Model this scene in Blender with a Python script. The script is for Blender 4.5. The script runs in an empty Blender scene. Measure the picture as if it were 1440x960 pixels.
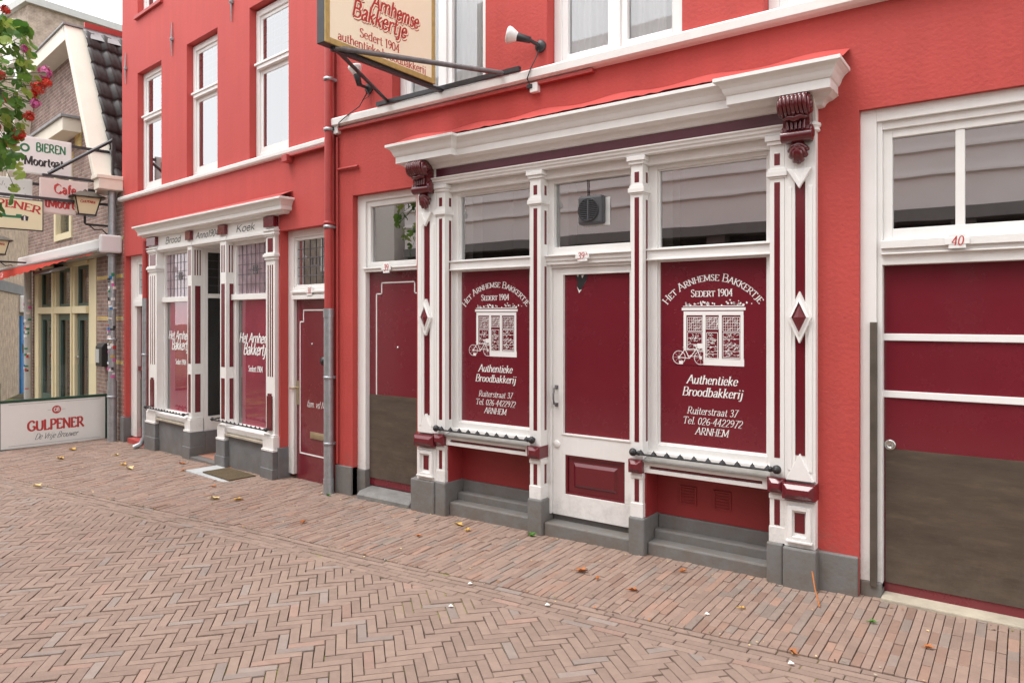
import bpy, math, random
from mathutils import Vector, Matrix
random.seed(7)
R = math.radians
SC = bpy.context.scene
COL = SC.collection
EYE = 1.76                      # eye height; facade heights below are given relative to the eye

# ------------------------------------------------------------------ camera
cam = bpy.data.cameras.new('camera')
cam.lens = 25.0; cam.sensor_width = 36.0; cam.shift_y = -0.0236
cam.clip_start = 0.05; cam.clip_end = 2000
camo = bpy.data.objects.new('camera', cam); COL.objects.link(camo)
camo.location = (0, -4.9, EYE); camo.rotation_euler = (R(90), 0, R(35.948))
SC.camera = camo
# ------------------------------------------------------------------ sky, sun, exposure
SUN_EL, SUN_AZ = 64.0, 215.0    # azimuth measured clockwise from +y
w = bpy.data.worlds.new('World'); SC.world = w; w.use_nodes = True
nt = w.node_tree; nt.nodes.clear()
sky = nt.nodes.new('ShaderNodeTexSky'); sky.sky_type = 'NISHITA'; sky.sun_disc = False
sky.sun_elevation = R(SUN_EL); sky.sun_rotation = R(SUN_AZ)
sky.air_density = 1.0; sky.dust_density = 2.0; sky.ozone_density = 1.0
hs = nt.nodes.new('ShaderNodeHueSaturation'); hs.inputs['Saturation'].default_value = 0.12
bg = nt.nodes.new('ShaderNodeBackground'); bg.inputs['Strength'].default_value = 0.15
wo = nt.nodes.new('ShaderNodeOutputWorld')
cl = nt.nodes.new('ShaderNodeMix'); cl.data_type = 'RGBA'; cl.inputs[0].default_value = 0.7; cl.inputs[7].default_value = (8.2, 8.2, 8.3, 1)   # even cloud cover over the sky
nt.links.new(sky.outputs[0], hs.inputs['Color']); nt.links.new(hs.outputs[0], cl.inputs[6]); nt.links.new(cl.outputs[2], bg.inputs[0]); nt.links.new(bg.outputs[0], wo.inputs[0])
sl = bpy.data.lights.new('sun', 'SUN'); sl.energy = 1.2; sl.angle = R(28); sl.color = (1.0, 0.97, 0.93)
slo = bpy.data.objects.new('sun', sl); COL.objects.link(slo)
sd = Vector((math.sin(R(SUN_AZ))*math.cos(R(SUN_EL)), math.cos(R(SUN_AZ))*math.cos(R(SUN_EL)), math.sin(R(SUN_EL))))
slo.rotation_euler = sd.to_track_quat('Z', 'Y').to_euler(); slo.location = (0, -6, 14)
vs = SC.view_settings
vs.view_transform = 'Standard'; vs.look = 'None'; vs.gamma = 1.0; vs.exposure = 1.05; vs.use_curve_mapping = False

# ------------------------------------------------------------------ materials
MATS = {}
def mat(name, col, rough=0.6, var=0.0, vscale=3.0, bump=0.0, bscale=60.0, spec=0.5, metal=0.0, coat=0.0, dirt=0.0, dirtcol=(0.1,0.08,0.06), stretch=None, vcol=None, streak=0.0, splash=0.0, rvar=0.0):
    m = bpy.data.materials.new(name); m.use_nodes = True
    n = m.node_tree.nodes; l = m.node_tree.links
    b = n['Principled BSDF']
    b.inputs['Roughness'].default_value = rough; b.inputs['Metallic'].default_value = metal
    b.inputs['Specular IOR Level'].default_value = spec; b.inputs['Coat Weight'].default_value = coat
    b.inputs['Coat Roughness'].default_value = 0.08
    b.inputs['Base Color'].default_value = (*col, 1)
    tc = n.new('ShaderNodeTexCoord'); src = tc.outputs['Object']
    if stretch:
        mp = n.new('ShaderNodeMapping'); mp.inputs['Scale'].default_value = stretch
        l.new(src, mp.inputs[0]); src = mp.outputs[0]
    cur = None
    if vcol:
        at = n.new('ShaderNodeAttribute'); at.attribute_name = vcol; cur = at.outputs['Color']
    if var > 0:
        no = n.new('ShaderNodeTexNoise'); no.inputs['Scale'].default_value = vscale; no.inputs['Detail'].default_value = 6; no.inputs['Roughness'].default_value = 0.65
        l.new(src, no.inputs['Vector'])
        mr = n.new('ShaderNodeMapRange'); mr.inputs[1].default_value = 0.25; mr.inputs[2].default_value = 0.75
        mr.inputs[3].default_value = 1-var; mr.inputs[4].default_value = 1+var
        l.new(no.outputs['Fac'], mr.inputs[0])
        mx = n.new('ShaderNodeMix'); mx.data_type = 'RGBA'; mx.blend_type = 'MULTIPLY'; mx.inputs[0].default_value = 1
        if cur: l.new(cur, mx.inputs[6])
        else: mx.inputs[6].default_value = (*col, 1)
        l.new(mr.outputs[0], mx.inputs[7]); cur = mx.outputs[2]
    if dirt > 0:
        no = n.new('ShaderNodeTexNoise'); no.inputs['Scale'].default_value = vscale*2.3; no.inputs['Detail'].default_value = 9; no.inputs['Roughness'].default_value = 0.72
        l.new(src, no.inputs['Vector'])
        mr = n.new('ShaderNodeMapRange'); mr.inputs[1].default_value = 0.52; mr.inputs[2].default_value = 0.72; mr.inputs[3].default_value = 0; mr.inputs[4].default_value = dirt
        l.new(no.outputs['Fac'], mr.inputs[0])
        mx = n.new('ShaderNodeMix'); mx.data_type = 'RGBA'
        l.new(mr.outputs[0], mx.inputs[0])
        if cur: l.new(cur, mx.inputs[6])
        else: mx.inputs[6].default_value = (*col, 1)
        mx.inputs[7].default_value = (*dirtcol, 1); cur = mx.outputs[2]
    if streak > 0:
        mp = n.new('ShaderNodeMapping'); mp.inputs['Scale'].default_value = (7, 7, .35); l.new(tc.outputs['Object'], mp.inputs[0])
        no = n.new('ShaderNodeTexNoise'); no.inputs['Scale'].default_value = 1.0; no.inputs['Detail'].default_value = 7; no.inputs['Roughness'].default_value = 0.7; l.new(mp.outputs[0], no.inputs['Vector'])
        mr = n.new('ShaderNodeMapRange'); mr.inputs[1].default_value = 0.35; mr.inputs[2].default_value = 0.7; mr.inputs[3].default_value = 1+streak*.5; mr.inputs[4].default_value = 1-streak; l.new(no.outputs['Fac'], mr.inputs[0])
        mx = n.new('ShaderNodeMix'); mx.data_type = 'RGBA'; mx.blend_type = 'MULTIPLY'; mx.inputs[0].default_value = 1
        if cur: l.new(cur, mx.inputs[6])
        else: mx.inputs[6].default_value = (*col, 1)
        l.new(mr.outputs[0], mx.inputs[7]); cur = mx.outputs[2]
    if splash > 0:      # mud splashed up from the paving
        sp = n.new('ShaderNodeSeparateXYZ'); l.new(tc.outputs['Object'], sp.inputs[0])
        mz = n.new('ShaderNodeMapRange'); mz.inputs[1].default_value = 0.0; mz.inputs[2].default_value = 0.75; mz.inputs[3].default_value = 0.34; mz.inputs[4].default_value = 0.0; l.new(sp.outputs[2], mz.inputs[0])
        no = n.new('ShaderNodeTexNoise'); no.inputs['Scale'].default_value = 9; no.inputs['Detail'].default_value = 10; no.inputs['Roughness'].default_value = 0.75; l.new(tc.outputs['Object'], no.inputs['Vector'])
        ad = n.new('ShaderNodeMath'); ad.operation = 'ADD'; l.new(mz.outputs[0], ad.inputs[0]); l.new(no.outputs['Fac'], ad.inputs[1])
        mr = n.new('ShaderNodeMapRange'); mr.inputs[1].default_value = 0.66; mr.inputs[2].default_value = 0.92; mr.inputs[3].default_value = 0; mr.inputs[4].default_value = splash; l.new(ad.outputs[0], mr.inputs[0])
        mx = n.new('ShaderNodeMix'); mx.data_type = 'RGBA'; l.new(mr.outputs[0], mx.inputs[0])
        if cur: l.new(cur, mx.inputs[6])
        else: mx.inputs[6].default_value = (*col, 1)
        mx.inputs[7].default_value = (0.16,0.13,0.105,1); cur = mx.outputs[2]
    if cur: l.new(cur, b.inputs['Base Color'])
    if bump > 0:
        no = n.new('ShaderNodeTexNoise'); no.inputs['Scale'].default_value = bscale; no.inputs['Detail'].default_value = 5
        l.new(src, no.inputs['Vector'])
        bp = n.new('ShaderNodeBump'); bp.inputs['Strength'].default_value = 1.0; bp.inputs['Distance'].default_value = bump
        l.new(no.outputs['Fac'], bp.inputs['Height']); l.new(bp.outputs[0], b.inputs['Normal'])
    if rvar > 0:
        no = n.new('ShaderNodeTexNoise'); no.inputs['Scale'].default_value = 3.5; no.inputs['Detail'].default_value = 8; no.inputs['Roughness'].default_value = 0.7; l.new(tc.outputs['Object'], no.inputs['Vector'])
        mr = n.new('ShaderNodeMapRange'); mr.inputs[1].default_value = 0.3; mr.inputs[2].default_value = 0.7; mr.inputs[3].default_value = max(.04, rough-rvar); mr.inputs[4].default_value = rough+rvar; l.new(no.outputs['Fac'], mr.inputs[0]); l.new(mr.outputs[0], b.inputs['Roughness'])
    MATS[name] = m
    return m
def brickmat(name, c1, c2, mortar, bw=0.22, bh=0.065, rough=0.85):
    m = mat(name, c1, rough); n = m.node_tree.nodes; l = m.node_tree.links; b = n['Principled BSDF']
    tc = n.new('ShaderNodeTexCoord'); sp = n.new('ShaderNodeSeparateXYZ'); l.new(tc.outputs['Object'], sp.inputs[0])
    ad = n.new('ShaderNodeMath'); ad.operation = 'ADD'; l.new(sp.outputs[0], ad.inputs[0]); l.new(sp.outputs[1], ad.inputs[1])
    cb = n.new('ShaderNodeCombineXYZ'); l.new(ad.outputs[0], cb.inputs[0]); l.new(sp.outputs[2], cb.inputs[1])
    br = n.new('ShaderNodeTexBrick'); br.inputs['Color1'].default_value = (*c1, 1); br.inputs['Color2'].default_value = (*c2, 1); br.inputs['Mortar'].default_value = (*mortar, 1)
    br.inputs['Scale'].default_value = 1; br.inputs['Brick Width'].default_value = bw; br.inputs['Row Height'].default_value = bh
    br.inputs['Mortar Size'].default_value = 0.008; br.inputs['Mortar Smooth'].default_value = 0.3; br.inputs['Bias'].default_value = 0.0
    l.new(cb.outputs[0], br.inputs['Vector'])
    no = n.new('ShaderNodeTexNoise'); no.inputs['Scale'].default_value = 4; no.inputs['Detail'].default_value = 8; l.new(tc.outputs['Object'], no.inputs['Vector'])
    mr = n.new('ShaderNodeMapRange'); mr.inputs[1].default_value = 0.3; mr.inputs[2].default_value = 0.7; mr.inputs[3].default_value = 0.7; mr.inputs[4].default_value = 1.3; l.new(no.outputs['Fac'], mr.inputs[0])
    mx = n.new('ShaderNodeMix'); mx.data_type = 'RGBA'; mx.blend_type = 'MULTIPLY'; mx.inputs[0].default_value = 1
    l.new(br.outputs['Color'], mx.inputs[6]); l.new(mr.outputs[0], mx.inputs[7]); l.new(mx.outputs[2], b.inputs['Base Color'])
    bp = n.new('ShaderNodeBump'); bp.inputs['Distance'].default_value = 0.006; bp.invert = True; l.new(br.outputs['Fac'], bp.inputs['Height']); l.new(bp.outputs[0], b.inputs['Normal'])
    return m
def glassmat(name, base=0.25, tint=(0.9,0.92,0.92), rough=0.015, wav=0.0):
    m = bpy.data.materials.new(name); m.use_nodes = True
    n = m.node_tree.nodes; l = m.node_tree.links; n.clear()
    tr = n.new('ShaderNodeBsdfTransparent'); tr.inputs[0].default_value = (*tint, 1)
    gl = n.new('ShaderNodeBsdfGlossy'); gl.inputs['Roughness'].default_value = rough; gl.inputs[0].default_value = (0.95,0.96,0.97,1)
    fr = n.new('ShaderNodeFresnel'); fr.inputs[0].default_value = 1.5
    ma = n.new('ShaderNodeMath'); ma.operation = 'MULTIPLY_ADD'; ma.use_clamp = True; ma.inputs[1].default_value = 0.8; ma.inputs[2].default_value = base
    mx = n.new('ShaderNodeMixShader'); o = n.new('ShaderNodeOutputMaterial')
    l.new(fr.outputs[0], ma.inputs[0]); l.new(ma.outputs[0], mx.inputs[0]); l.new(tr.outputs[0], mx.inputs[1]); l.new(gl.outputs[0], mx.inputs[2]); l.new(mx.outputs[0], o.inputs[0])
    if wav > 0:
        tc = n.new('ShaderNodeTexCoord'); no = n.new('ShaderNodeTexNoise'); no.inputs['Scale'].default_value = 2.2; no.inputs['Detail'].default_value = 1
        bp = n.new('ShaderNodeBump'); bp.inputs['Distance'].default_value = wav
        l.new(tc.outputs['Object'], no.inputs['Vector']); l.new(no.outputs['Fac'], bp.inputs['Height']); l.new(bp.outputs[0], gl.inputs['Normal']); l.new(bp.outputs[0], fr.inputs['Normal'])
    MATS[name] = m; return m

RED = (0.475, 0.069, 0.060)
mat('red_stucco', RED, 0.72, var=0.10, vscale=1.3, bump=0.0035, bscale=38, streak=0.07, splash=0.5, dirt=0.10, dirtcol=(0.5,0.125,0.115), spec=0.3)
mat('red_stucco_hazed', (0.50, 0.077, 0.069), 0.68, streak=0.06, splash=0.5, var=0.06, vscale=1.0, bump=0.002, bscale=30, dirt=0.08, dirtcol=(0.52,0.14,0.13), spec=0.3)  # same paint as red_stucco, with hazy lens flare lightened into the colour
mat('red_pipe', (0.42, 0.055, 0.05), 0.5, var=0.1, vscale=6)
mat('white_paint', (0.81, 0.795, 0.775), 0.38, streak=0.04, splash=0.28, var=0.025, vscale=5, bump=0.0006, bscale=40, dirt=0.05, dirtcol=(0.55,0.5,0.43))
mat('window_white', (0.84, 0.835, 0.82), 0.35, var=0.02, vscale=5)
mat('maroon_paint', (0.135, 0.010, 0.017), 0.22, var=0.06, vscale=4, coat=0.3, bump=0.0005, bscale=30)
mat('maroon_board', (0.16, 0.013, 0.023), 0.26, coat=0.5, rvar=0.05, var=0.05, vscale=3, bump=0.0003, bscale=12, dirt=0.05, dirtcol=(0.2,0.05,0.06))
mat('maroon_sky_tint', (0.10, 0.02, 0.034), 0.35, var=0.2, vscale=3, stretch=(1,8,8), coat=0.2)  # sky reflection painted into the maroon as a darker purple
mat('maroon_carved', (0.11, 0.010, 0.015), 0.25, coat=0.6, var=0.1, vscale=12)
mat('red_recess', (0.30, 0.03, 0.032), 0.5, var=0.08, vscale=4, bump=0.001, bscale=40)
mat('grey_paint', (0.175, 0.175, 0.172), 0.6, splash=0.75, var=0.1, vscale=4, bump=0.003, bscale=30, dirt=0.2, dirtcol=(0.11,0.105,0.1))
mat('bluestone', (0.15, 0.155, 0.163), 0.6, splash=0.6, var=0.25, vscale=5, bump=0.002, bscale=60, dirt=0.25, dirtcol=(0.22,0.22,0.22))
mat('grey_stone', (0.19, 0.185, 0.175), 0.75, var=0.25, vscale=8, bump=0.005, bscale=30, dirt=0.4, dirtcol=(0.1,0.095,0.09))
mat('kick_plate', (0.108, 0.084, 0.064), 0.4, var=0.34, vscale=2.6, metal=0.3, splash=0.6, dirt=0.4, dirtcol=(0.2,0.15,0.105), stretch=(.8,.8,4), bump=0.0006, bscale=30)
mat('brown_metal', (0.12, 0.1, 0.08), 0.5, var=0.3, vscale=6, metal=0.4)
mat('cream_stone', (0.42, 0.37, 0.29), 0.8, var=0.25, vscale=7, bump=0.004, bscale=40)
mat('iron', (0.022, 0.022, 0.024), 0.42, var=0.2, vscale=20)
mat('zinc', (0.33, 0.32, 0.30), 0.45, metal=0.5, var=0.2, vscale=9, dirt=0.3, dirtcol=(0.2,0.19,0.17))
mat('galvanised', (0.40, 0.42, 0.44), 0.42, metal=0.6, var=0.22, vscale=14, dirt=0.3, dirtcol=(0.25,0.26,0.27))
mat('pvc_grey', (0.45,0.45,0.44), 0.5, var=0.1, vscale=5)
mat('brass', (0.5, 0.42, 0.27), 0.35, metal=0.8, var=0.15, vscale=9)
mat('chrome', (0.55,0.55,0.53), 0.25, metal=0.9)
mat('black_plastic', (0.03,0.03,0.033), 0.45)
mat('dark_grille', (0.075,0.077,0.084), 0.5)
mat('lettering_white', (0.85,0.83,0.82), 0.5)
mat('letter_red', (0.50,0.04,0.038), 0.5)
mat('letter_green', (0.02,0.2,0.09), 0.5)
mat('letter_black', (0.03,0.03,0.03), 0.5)
mat('pale_line', (0.62,0.33,0.36), 0.5)
mat('sign_cream', (0.93,0.86,0.66), 0.4, var=0.03, vscale=3)
mat('sign_gold', (0.45,0.32,0.11), 0.45, var=0.2, vscale=20)
mat('sign_white', (0.85,0.86,0.84), 0.4, var=0.03, vscale=3)
mat('sign_pink', (0.78,0.66,0.62), 0.45, var=0.04, vscale=3)
mat('sign_yellow', (0.82,0.78,0.52), 0.4, var=0.03, vscale=3)
mat('banner', (0.85,0.84,0.81), 0.45, var=0.03, vscale=3)
mat('dark_steel', (0.05,0.05,0.055), 0.4, metal=0.3, var=0.2, vscale=10)
mat('worn_steel', (0.16,0.15,0.155), 0.5, metal=0.3, var=0.4, vscale=15)
mat('dark_green', (0.012,0.06,0.035), 0.35)
mat('cream_wood', (0.72,0.63,0.42), 0.45, var=0.03, vscale=4)
mat('green_wood', (0.06,0.10,0.085), 0.4, var=0.05, vscale=4)
mat('bargeboard', (0.78,0.72,0.62), 0.5, var=0.05, vscale=3, dirt=0.1, dirtcol=(0.5,0.45,0.36))
mat('roof_tile', (0.045,0.043,0.043), 0.5, var=0.3, vscale=3, bump=0.004, bscale=14)
mat('lead', (0.3,0.3,0.31), 0.55, var=0.3, vscale=7)
mat('interior', (0.035,0.033,0.033), 0.8, var=0.4, vscale=1.5)
mat('interior_pale', (0.4,0.38,0.37), 0.8)
mat('curtain', (0.9,0.9,0.9), 0.8)
mat('curtain_green', (0.03,0.12,0.07), 0.8)
mat('pink_panel_milky', (0.78,0.14,0.24), 0.6, var=0.15, vscale=2)  # pink with the milky reflection of the glass mixed into the colour
mat('lead_came', (0.13,0.12,0.13), 0.5)
mat('leaded_milky', (0.78,0.62,0.69), 0.6, var=0.3, vscale=9)  # pale pink stands in for milky reflections on the leaded panes
mat('awning_red', (0.55,0.05,0.03), 0.7, var=0.05)
mat('white_metal', (0.72,0.72,0.72), 0.35)
mat('silver', (0.45,0.45,0.46), 0.35, metal=0.5)
mat('mat_brown', (0.10,0.07,0.035), 0.95, var=0.3, vscale=30, bump=0.01, bscale=150)
mat('pale_slab', (0.42,0.43,0.43), 0.7, var=0.15, vscale=6)
mat('mosaic', (0.35,0.17,0.12), 0.6, var=0.4, vscale=14)
mat('leaf_yellow', (0.6,0.36,0.08), 0.7, var=0.3, vscale=30)
mat('leaf_pale', (0.66,0.52,0.24), 0.7, var=0.3, vscale=30)
mat('leaf_orange', (0.42,0.14,0.035), 0.7, var=0.3, vscale=30)
mat('litter_white', (0.75,0.74,0.72), 0.7)
mat('weed_green', (0.08,0.2,0.025), 0.6)
mat('stem_green', (0.09,0.14,0.04), 0.6)
mat('petal_red', (0.62,0.035,0.015), 0.55, var=0.15, vscale=20)
mat('petal_pink', (0.65,0.12,0.36), 0.55, var=0.15, vscale=20)
mat('lamp_white', (0.8,0.8,0.79), 0.25)
mat('blue_door', (0.01,0.16,0.42), 0.35)
mat('siding', (0.82,0.81,0.79), 0.45, var=0.04, vscale=2)
mat('dark_front', (0.03,0.03,0.032), 0.5, var=0.4, vscale=2)
mat('plaster', (0.45,0.40,0.34), 0.8, var=0.1, vscale=1)
mat('render_white', (0.72,0.70,0.66), 0.7, var=0.06, vscale=1)
brickmat('brick_cafe', (0.20,0.115,0.095), (0.27,0.175,0.145), (0.34,0.30,0.27))
brickmat('brick_tan', (0.40,0.31,0.25), (0.33,0.25,0.20), (0.42,0.37,0.32))
brickmat('brick_alley', (0.42,0.31,0.22), (0.36,0.26,0.19), (0.4,0.35,0.3))
brickmat('brick_yellow', (0.6,0.42,0.12), (0.52,0.36,0.13), (0.4,0.35,0.28))
glassmat('glass', 0.38, (0.72,0.74,0.74), 0.01, 0.0006)
glassmat('glass_upper', 0.30, (0.8,0.82,0.84), 0.008, 0.0006)
glassmat('glass_curtained', 0.12, (0.97,0.98,0.98), 0.008, 0.0006)
glassmat('glass_shop', 0.08, (1,1,1), 0.01, 0.001)
glassmat('glass_clear', 0.0, (0.95,0.97,0.96), 0.01)
def leafmat(name, c):
    m = mat(name, c, 0.5, vcol='tint'); n = m.node_tree.nodes; l = m.node_tree.links; b = n['Principled BSDF']
    tl = n.new('ShaderNodeBsdfTranslucent'); mx = n.new('ShaderNodeMixShader'); mx.inputs[0].default_value = 0.35
    at = [x for x in n if x.type == 'ATTRIBUTE'][0]; l.new(at.outputs['Color'], tl.inputs[0]); l.new(at.outputs['Color'], b.inputs['Base Color'])
    o = n['Material Output']; l.new(b.outputs[0], mx.inputs[1]); l.new(tl.outputs[0], mx.inputs[2]); l.new(mx.outputs[0], o.inputs[0])
leafmat('geranium_leaf', (0.1,0.2,0.03))
mat('paver', (0.3,0.2,0.15), 0.85, var=0.13, vscale=14, bump=0.0025, bscale=90, vcol='tint', dirt=0.10, dirtcol=(0.2,0.16,0.14))
def jointmat():
    m = mat('joint_sand', (0.07,0.052,0.042), 0.95, var=0.4, vscale=25); n = m.node_tree.nodes; l = m.node_tree.links; b = n['Principled BSDF']
    tc = n.new('ShaderNodeTexCoord'); no = n.new('ShaderNodeTexNoise'); no.inputs['Scale'].default_value = 1.4; no.inputs['Detail'].default_value = 9; no.inputs['Roughness'].default_value = 0.75
    l.new(tc.outputs['Object'], no.inputs['Vector'])
    mr = n.new('ShaderNodeMapRange'); mr.inputs[1].default_value = 0.50; mr.inputs[2].default_value = 0.58; l.new(no.outputs['Fac'], mr.inputs[0])
    mx = n.new('ShaderNodeMix'); mx.data_type = 'RGBA'; l.new(mr.outputs[0], mx.inputs[0])
    mx.inputs[6].default_value = (0.045,0.033,0.028,1); mx.inputs[7].default_value = (0.24,0.26,0.04,1); l.new(mx.outputs[2], b.inputs['Base Color'])
jointmat()

# ------------------------------------------------------------------ building blocks
class Fr:                                    # a facade frame: x along the facade, y into the wall, z from eye level
    def __init__(s, ox, oy, ang):
        s.M = Matrix.Translation((ox, oy, EYE)) @ Matrix.Rotation(R(ang), 4, 'Z'); s.ang = ang
    def w(s, x, y, z): return s.M @ Vector((x, y, z))
FA = Fr(0, 0, 0)
FB = Fr(-5.881, 0, -5.559)
FC = Fr(-11.475, 0.544, -7.928)
FW = FA
def thing(name, fr, pos, label, cat, group=None):
    o = bpy.data.objects.new(name, None); COL.objects.link(o)
    o.empty_display_size = 0.1
    o.matrix_world = Matrix.Translation(fr.w(*pos)) @ Matrix.Rotation(R(fr.ang), 4, 'Z')
    o['label'] = label; o['category'] = cat
    if group: o['group'] = group
    o['_mw'] = 1
    MW[o.name] = o.matrix_world.copy()
    return o
MW = {}
def tag(o, label, cat, group=None):
    o['label'] = label; o['category'] = cat
    if group: o['group'] = group
    return o
class MB:
    def __init__(s, fr, m):
        s.fr = fr; s.v = []; s.f = []; s.fm = []; s.fs = []; s.mats = [m]; s.cm = 0; s.sm = False; s.tint = None; s.cols = []
    def use(s, m):
        if m not in s.mats: s.mats.append(m)
        s.cm = s.mats.index(m); return s
    def add(s, vs, fs):
        b = len(s.v); s.v += [tuple(p) for p in vs]
        if s.tint is not None: s.cols += [s.tint]*len(vs)
        for f in fs: s.f.append(tuple(b+i for i in f)); s.fm.append(s.cm); s.fs.append(s.sm)
        return s
    def quad(s, a, b, c, d): return s.add([a,b,c,d], [(0,1,2,3)])
    def box(s, x0, x1, y0, y1, z0, z1):
        if x0 > x1: x0, x1 = x1, x0
        if y0 > y1: y0, y1 = y1, y0
        if z0 > z1: z0, z1 = z1, z0
        return s.add([(x0,y0,z0),(x1,y0,z0),(x1,y1,z0),(x0,y1,z0),(x0,y0,z1),(x1,y0,z1),(x1,y1,z1),(x0,y1,z1)],
                     [(0,3,2,1),(4,5,6,7),(0,1,5,4),(1,2,6,5),(2,3,7,6),(3,0,4,7)])
    def prism(s, poly, axis, a0, a1):        # poly in the two other axes, in order
        n = len(poly)
        def P(p, a): return (a,p[0],p[1]) if axis == 'x' else (p[0],a,p[1]) if axis == 'y' else (p[0],p[1],a)
        return s.add([P(p,a0) for p in poly]+[P(p,a1) for p in poly],
                     [tuple(range(n))[::-1], tuple(range(n,2*n))]+[(i,(i+1)%n,n+(i+1)%n,n+i) for i in range(n)])
    def ring(s, x0, x1, z0, z1, wd, y0, y1, wb=None, wt=None):   # rectangular frame, butt jointed
        wb = wd if wb is None else wb; wt = wd if wt is None else wt
        s.box(x0, x0+wd, y0, y1, z0, z1); s.box(x1-wd, x1, y0, y1, z0, z1)
        s.box(x0+wd, x1-wd, y0, y1, z0, z0+wb); s.box(x0+wd, x1-wd, y0, y1, z1-wt, z1); return s
    def tube(s, pts, r, n=8, caps=True):
        pts = [Vector(p) for p in pts]; rr = r if isinstance(r, (list,tuple)) else [r]*len(pts)
        sm = s.sm; vs = []; fs = []; up = None
        for i, p in enumerate(pts):
            d = (pts[min(i+1,len(pts)-1)]-pts[max(i-1,0)]).normalized()
            if up is None: up = Vector((0,0,1)) if abs(d.z) < .9 else Vector((1,0,0))
            a = d.cross(up).normalized(); b = a.cross(d).normalized(); up = b
            for k in range(n):
                t = 2*math.pi*k/n; vs.append(p+a*(math.cos(t)*rr[i])+b*(math.sin(t)*rr[i]))
        for i in range(len(pts)-1):
            for k in range(n): fs.append((i*n+k, i*n+(k+1)%n, (i+1)*n+(k+1)%n, (i+1)*n+k))
        s.sm = True; s.add(vs, fs); s.sm = False
        if caps: s.add(vs[:n], [tuple(range(n))]); s.add(vs[-n:], [tuple(range(n))])
        s.sm = sm; return s
    def lathe(s, c, prof, n=16, axis=(0,0,1)):   # prof: (radius, height along axis)
        ax = Vector(axis).normalized(); up = Vector((0,0,1)) if abs(ax.z) < .9 else Vector((1,0,0))
        a = ax.cross(up).normalized(); b = ax.cross(a).normalized(); c = Vector(c)
        vs = [c+ax*h+a*(math.cos(2*math.pi*k/n)*r)+b*(math.sin(2*math.pi*k/n)*r) for r,h in prof for k in range(n)]
        sm = s.sm; s.sm = True
        s.add(vs, [(i*n+k, i*n+(k+1)%n, (i+1)*n+(k+1)%n, (i+1)*n+k) for i in range(len(prof)-1) for k in range(n)]); s.sm = sm; return s
    def ball(s, c, rx, ry, rz, n=12, m=8):
        vs = []; 
        for i in range(m+1):
            t = math.pi*i/m
            for k in range(n):
                u = 2*math.pi*k/n; vs.append((c[0]+rx*math.sin(t)*math.cos(u), c[1]+ry*math.sin(t)*math.sin(u), c[2]+rz*math.cos(t)))
        sm = s.sm; s.sm = True
        s.add(vs, [(i*n+k,(i+1)*n+k,(i+1)*n+(k+1)%n,i*n+(k+1)%n) for i in range(m) for k in range(n)]); s.sm = sm; return s
    def sweep(s, prof, st, close=False):     # prof: (projection, z); stations: (x, y, dx, dy) with mitre direction
        n = len(prof); vs = [(x+dx*p, y+dy*p, z) for (x,y,dx,dy) in st for (p,z) in prof]
        s.add(vs, [(i*n+k, (i+1)*n+k, (i+1)*n+k+1, i*n+k+1) for i in range(len(st)-1) for k in range(n-1)]); return s
    def build(s, name, parent=None, bevel=0.0, wall=None):
        wp = [s.fr.M @ Vector(p) for p in s.v]
        if parent is not None: Mx = FULL[parent.name]
        else:
            xs = [p.x for p in wp]; ys = [p.y for p in wp]; zs = [p.z for p in wp]
            Mx = Matrix.Translation(((min(xs)+max(xs))/2, (min(ys)+max(ys))/2, min(zs))) @ Matrix.Rotation(R(s.fr.ang), 4, 'Z')
        inv = Mx.inverted(); me = bpy.data.meshes.new(name)
        me.from_pydata([inv @ p for p in wp], [], s.f)
        for m in s.mats: me.materials.append(MATS[m])
        me.polygons.foreach_set('material_index', s.fm); me.polygons.foreach_set('use_smooth', s.fs)
        if s.tint is not None:
            ca = me.color_attributes.new('tint', 'FLOAT_COLOR', 'POINT')
            ca.data.foreach_set('color', [c for t in s.cols for c in t])
        me.update()
        o = bpy.data.objects.new(name, me); COL.objects.link(o)
        if parent is not None: o.parent = parent
        else: o.matrix_world = Mx
        FULL[o.name] = Mx
        if bevel > 0:
            b = o.modifiers.new('bevel', 'BEVEL'); b.width = bevel; b.segments = 2; b.limit_method = 'ANGLE'; b.angle_limit = R(50); b.harden_normals = False
        return o
FULL = MW
def struct(o): o['kind'] = 'structure'; return o
def wallgrid(mb, x0, x1, z0, z1, holes, depth):     # a wall face with openings and their reveals; holes: (x0,x1,z0,z1[,depth])
    xs = sorted({x0,x1,*[h[0] for h in holes],*[h[1] for h in holes]}); zs = sorted({z0,z1,*[h[2] for h in holes],*[h[3] for h in holes]})
    xs = [x for x in xs if x0 <= x <= x1]; zs = [z for z in zs if z0 <= z <= z1]
    for a, b in zip(xs, xs[1:]):
        for c, d in zip(zs, zs[1:]):
            mx, mz = (a+b)/2, (c+d)/2
            if any(h[0] < mx < h[1] and h[2] < mz < h[3] for h in holes): continue
            mb.quad((a,0,c),(b,0,c),(b,0,d),(a,0,d))
    for h in holes:
        a,b,c,d = h[:4]; e = h[4] if len(h) > 4 else depth; c = max(c,z0); d = min(d,z1)
        mb.quad((a,0,c),(a,e,c),(a,e,d),(a,0,d)); mb.quad((b,0,c),(b,0,d),(b,e,d),(b,e,c))
        mb.quad((a,0,d),(a,e,d),(b,e,d),(b,0,d)); mb.quad((a,0,c),(b,0,c),(b,e,c),(a,e,c))

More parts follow.
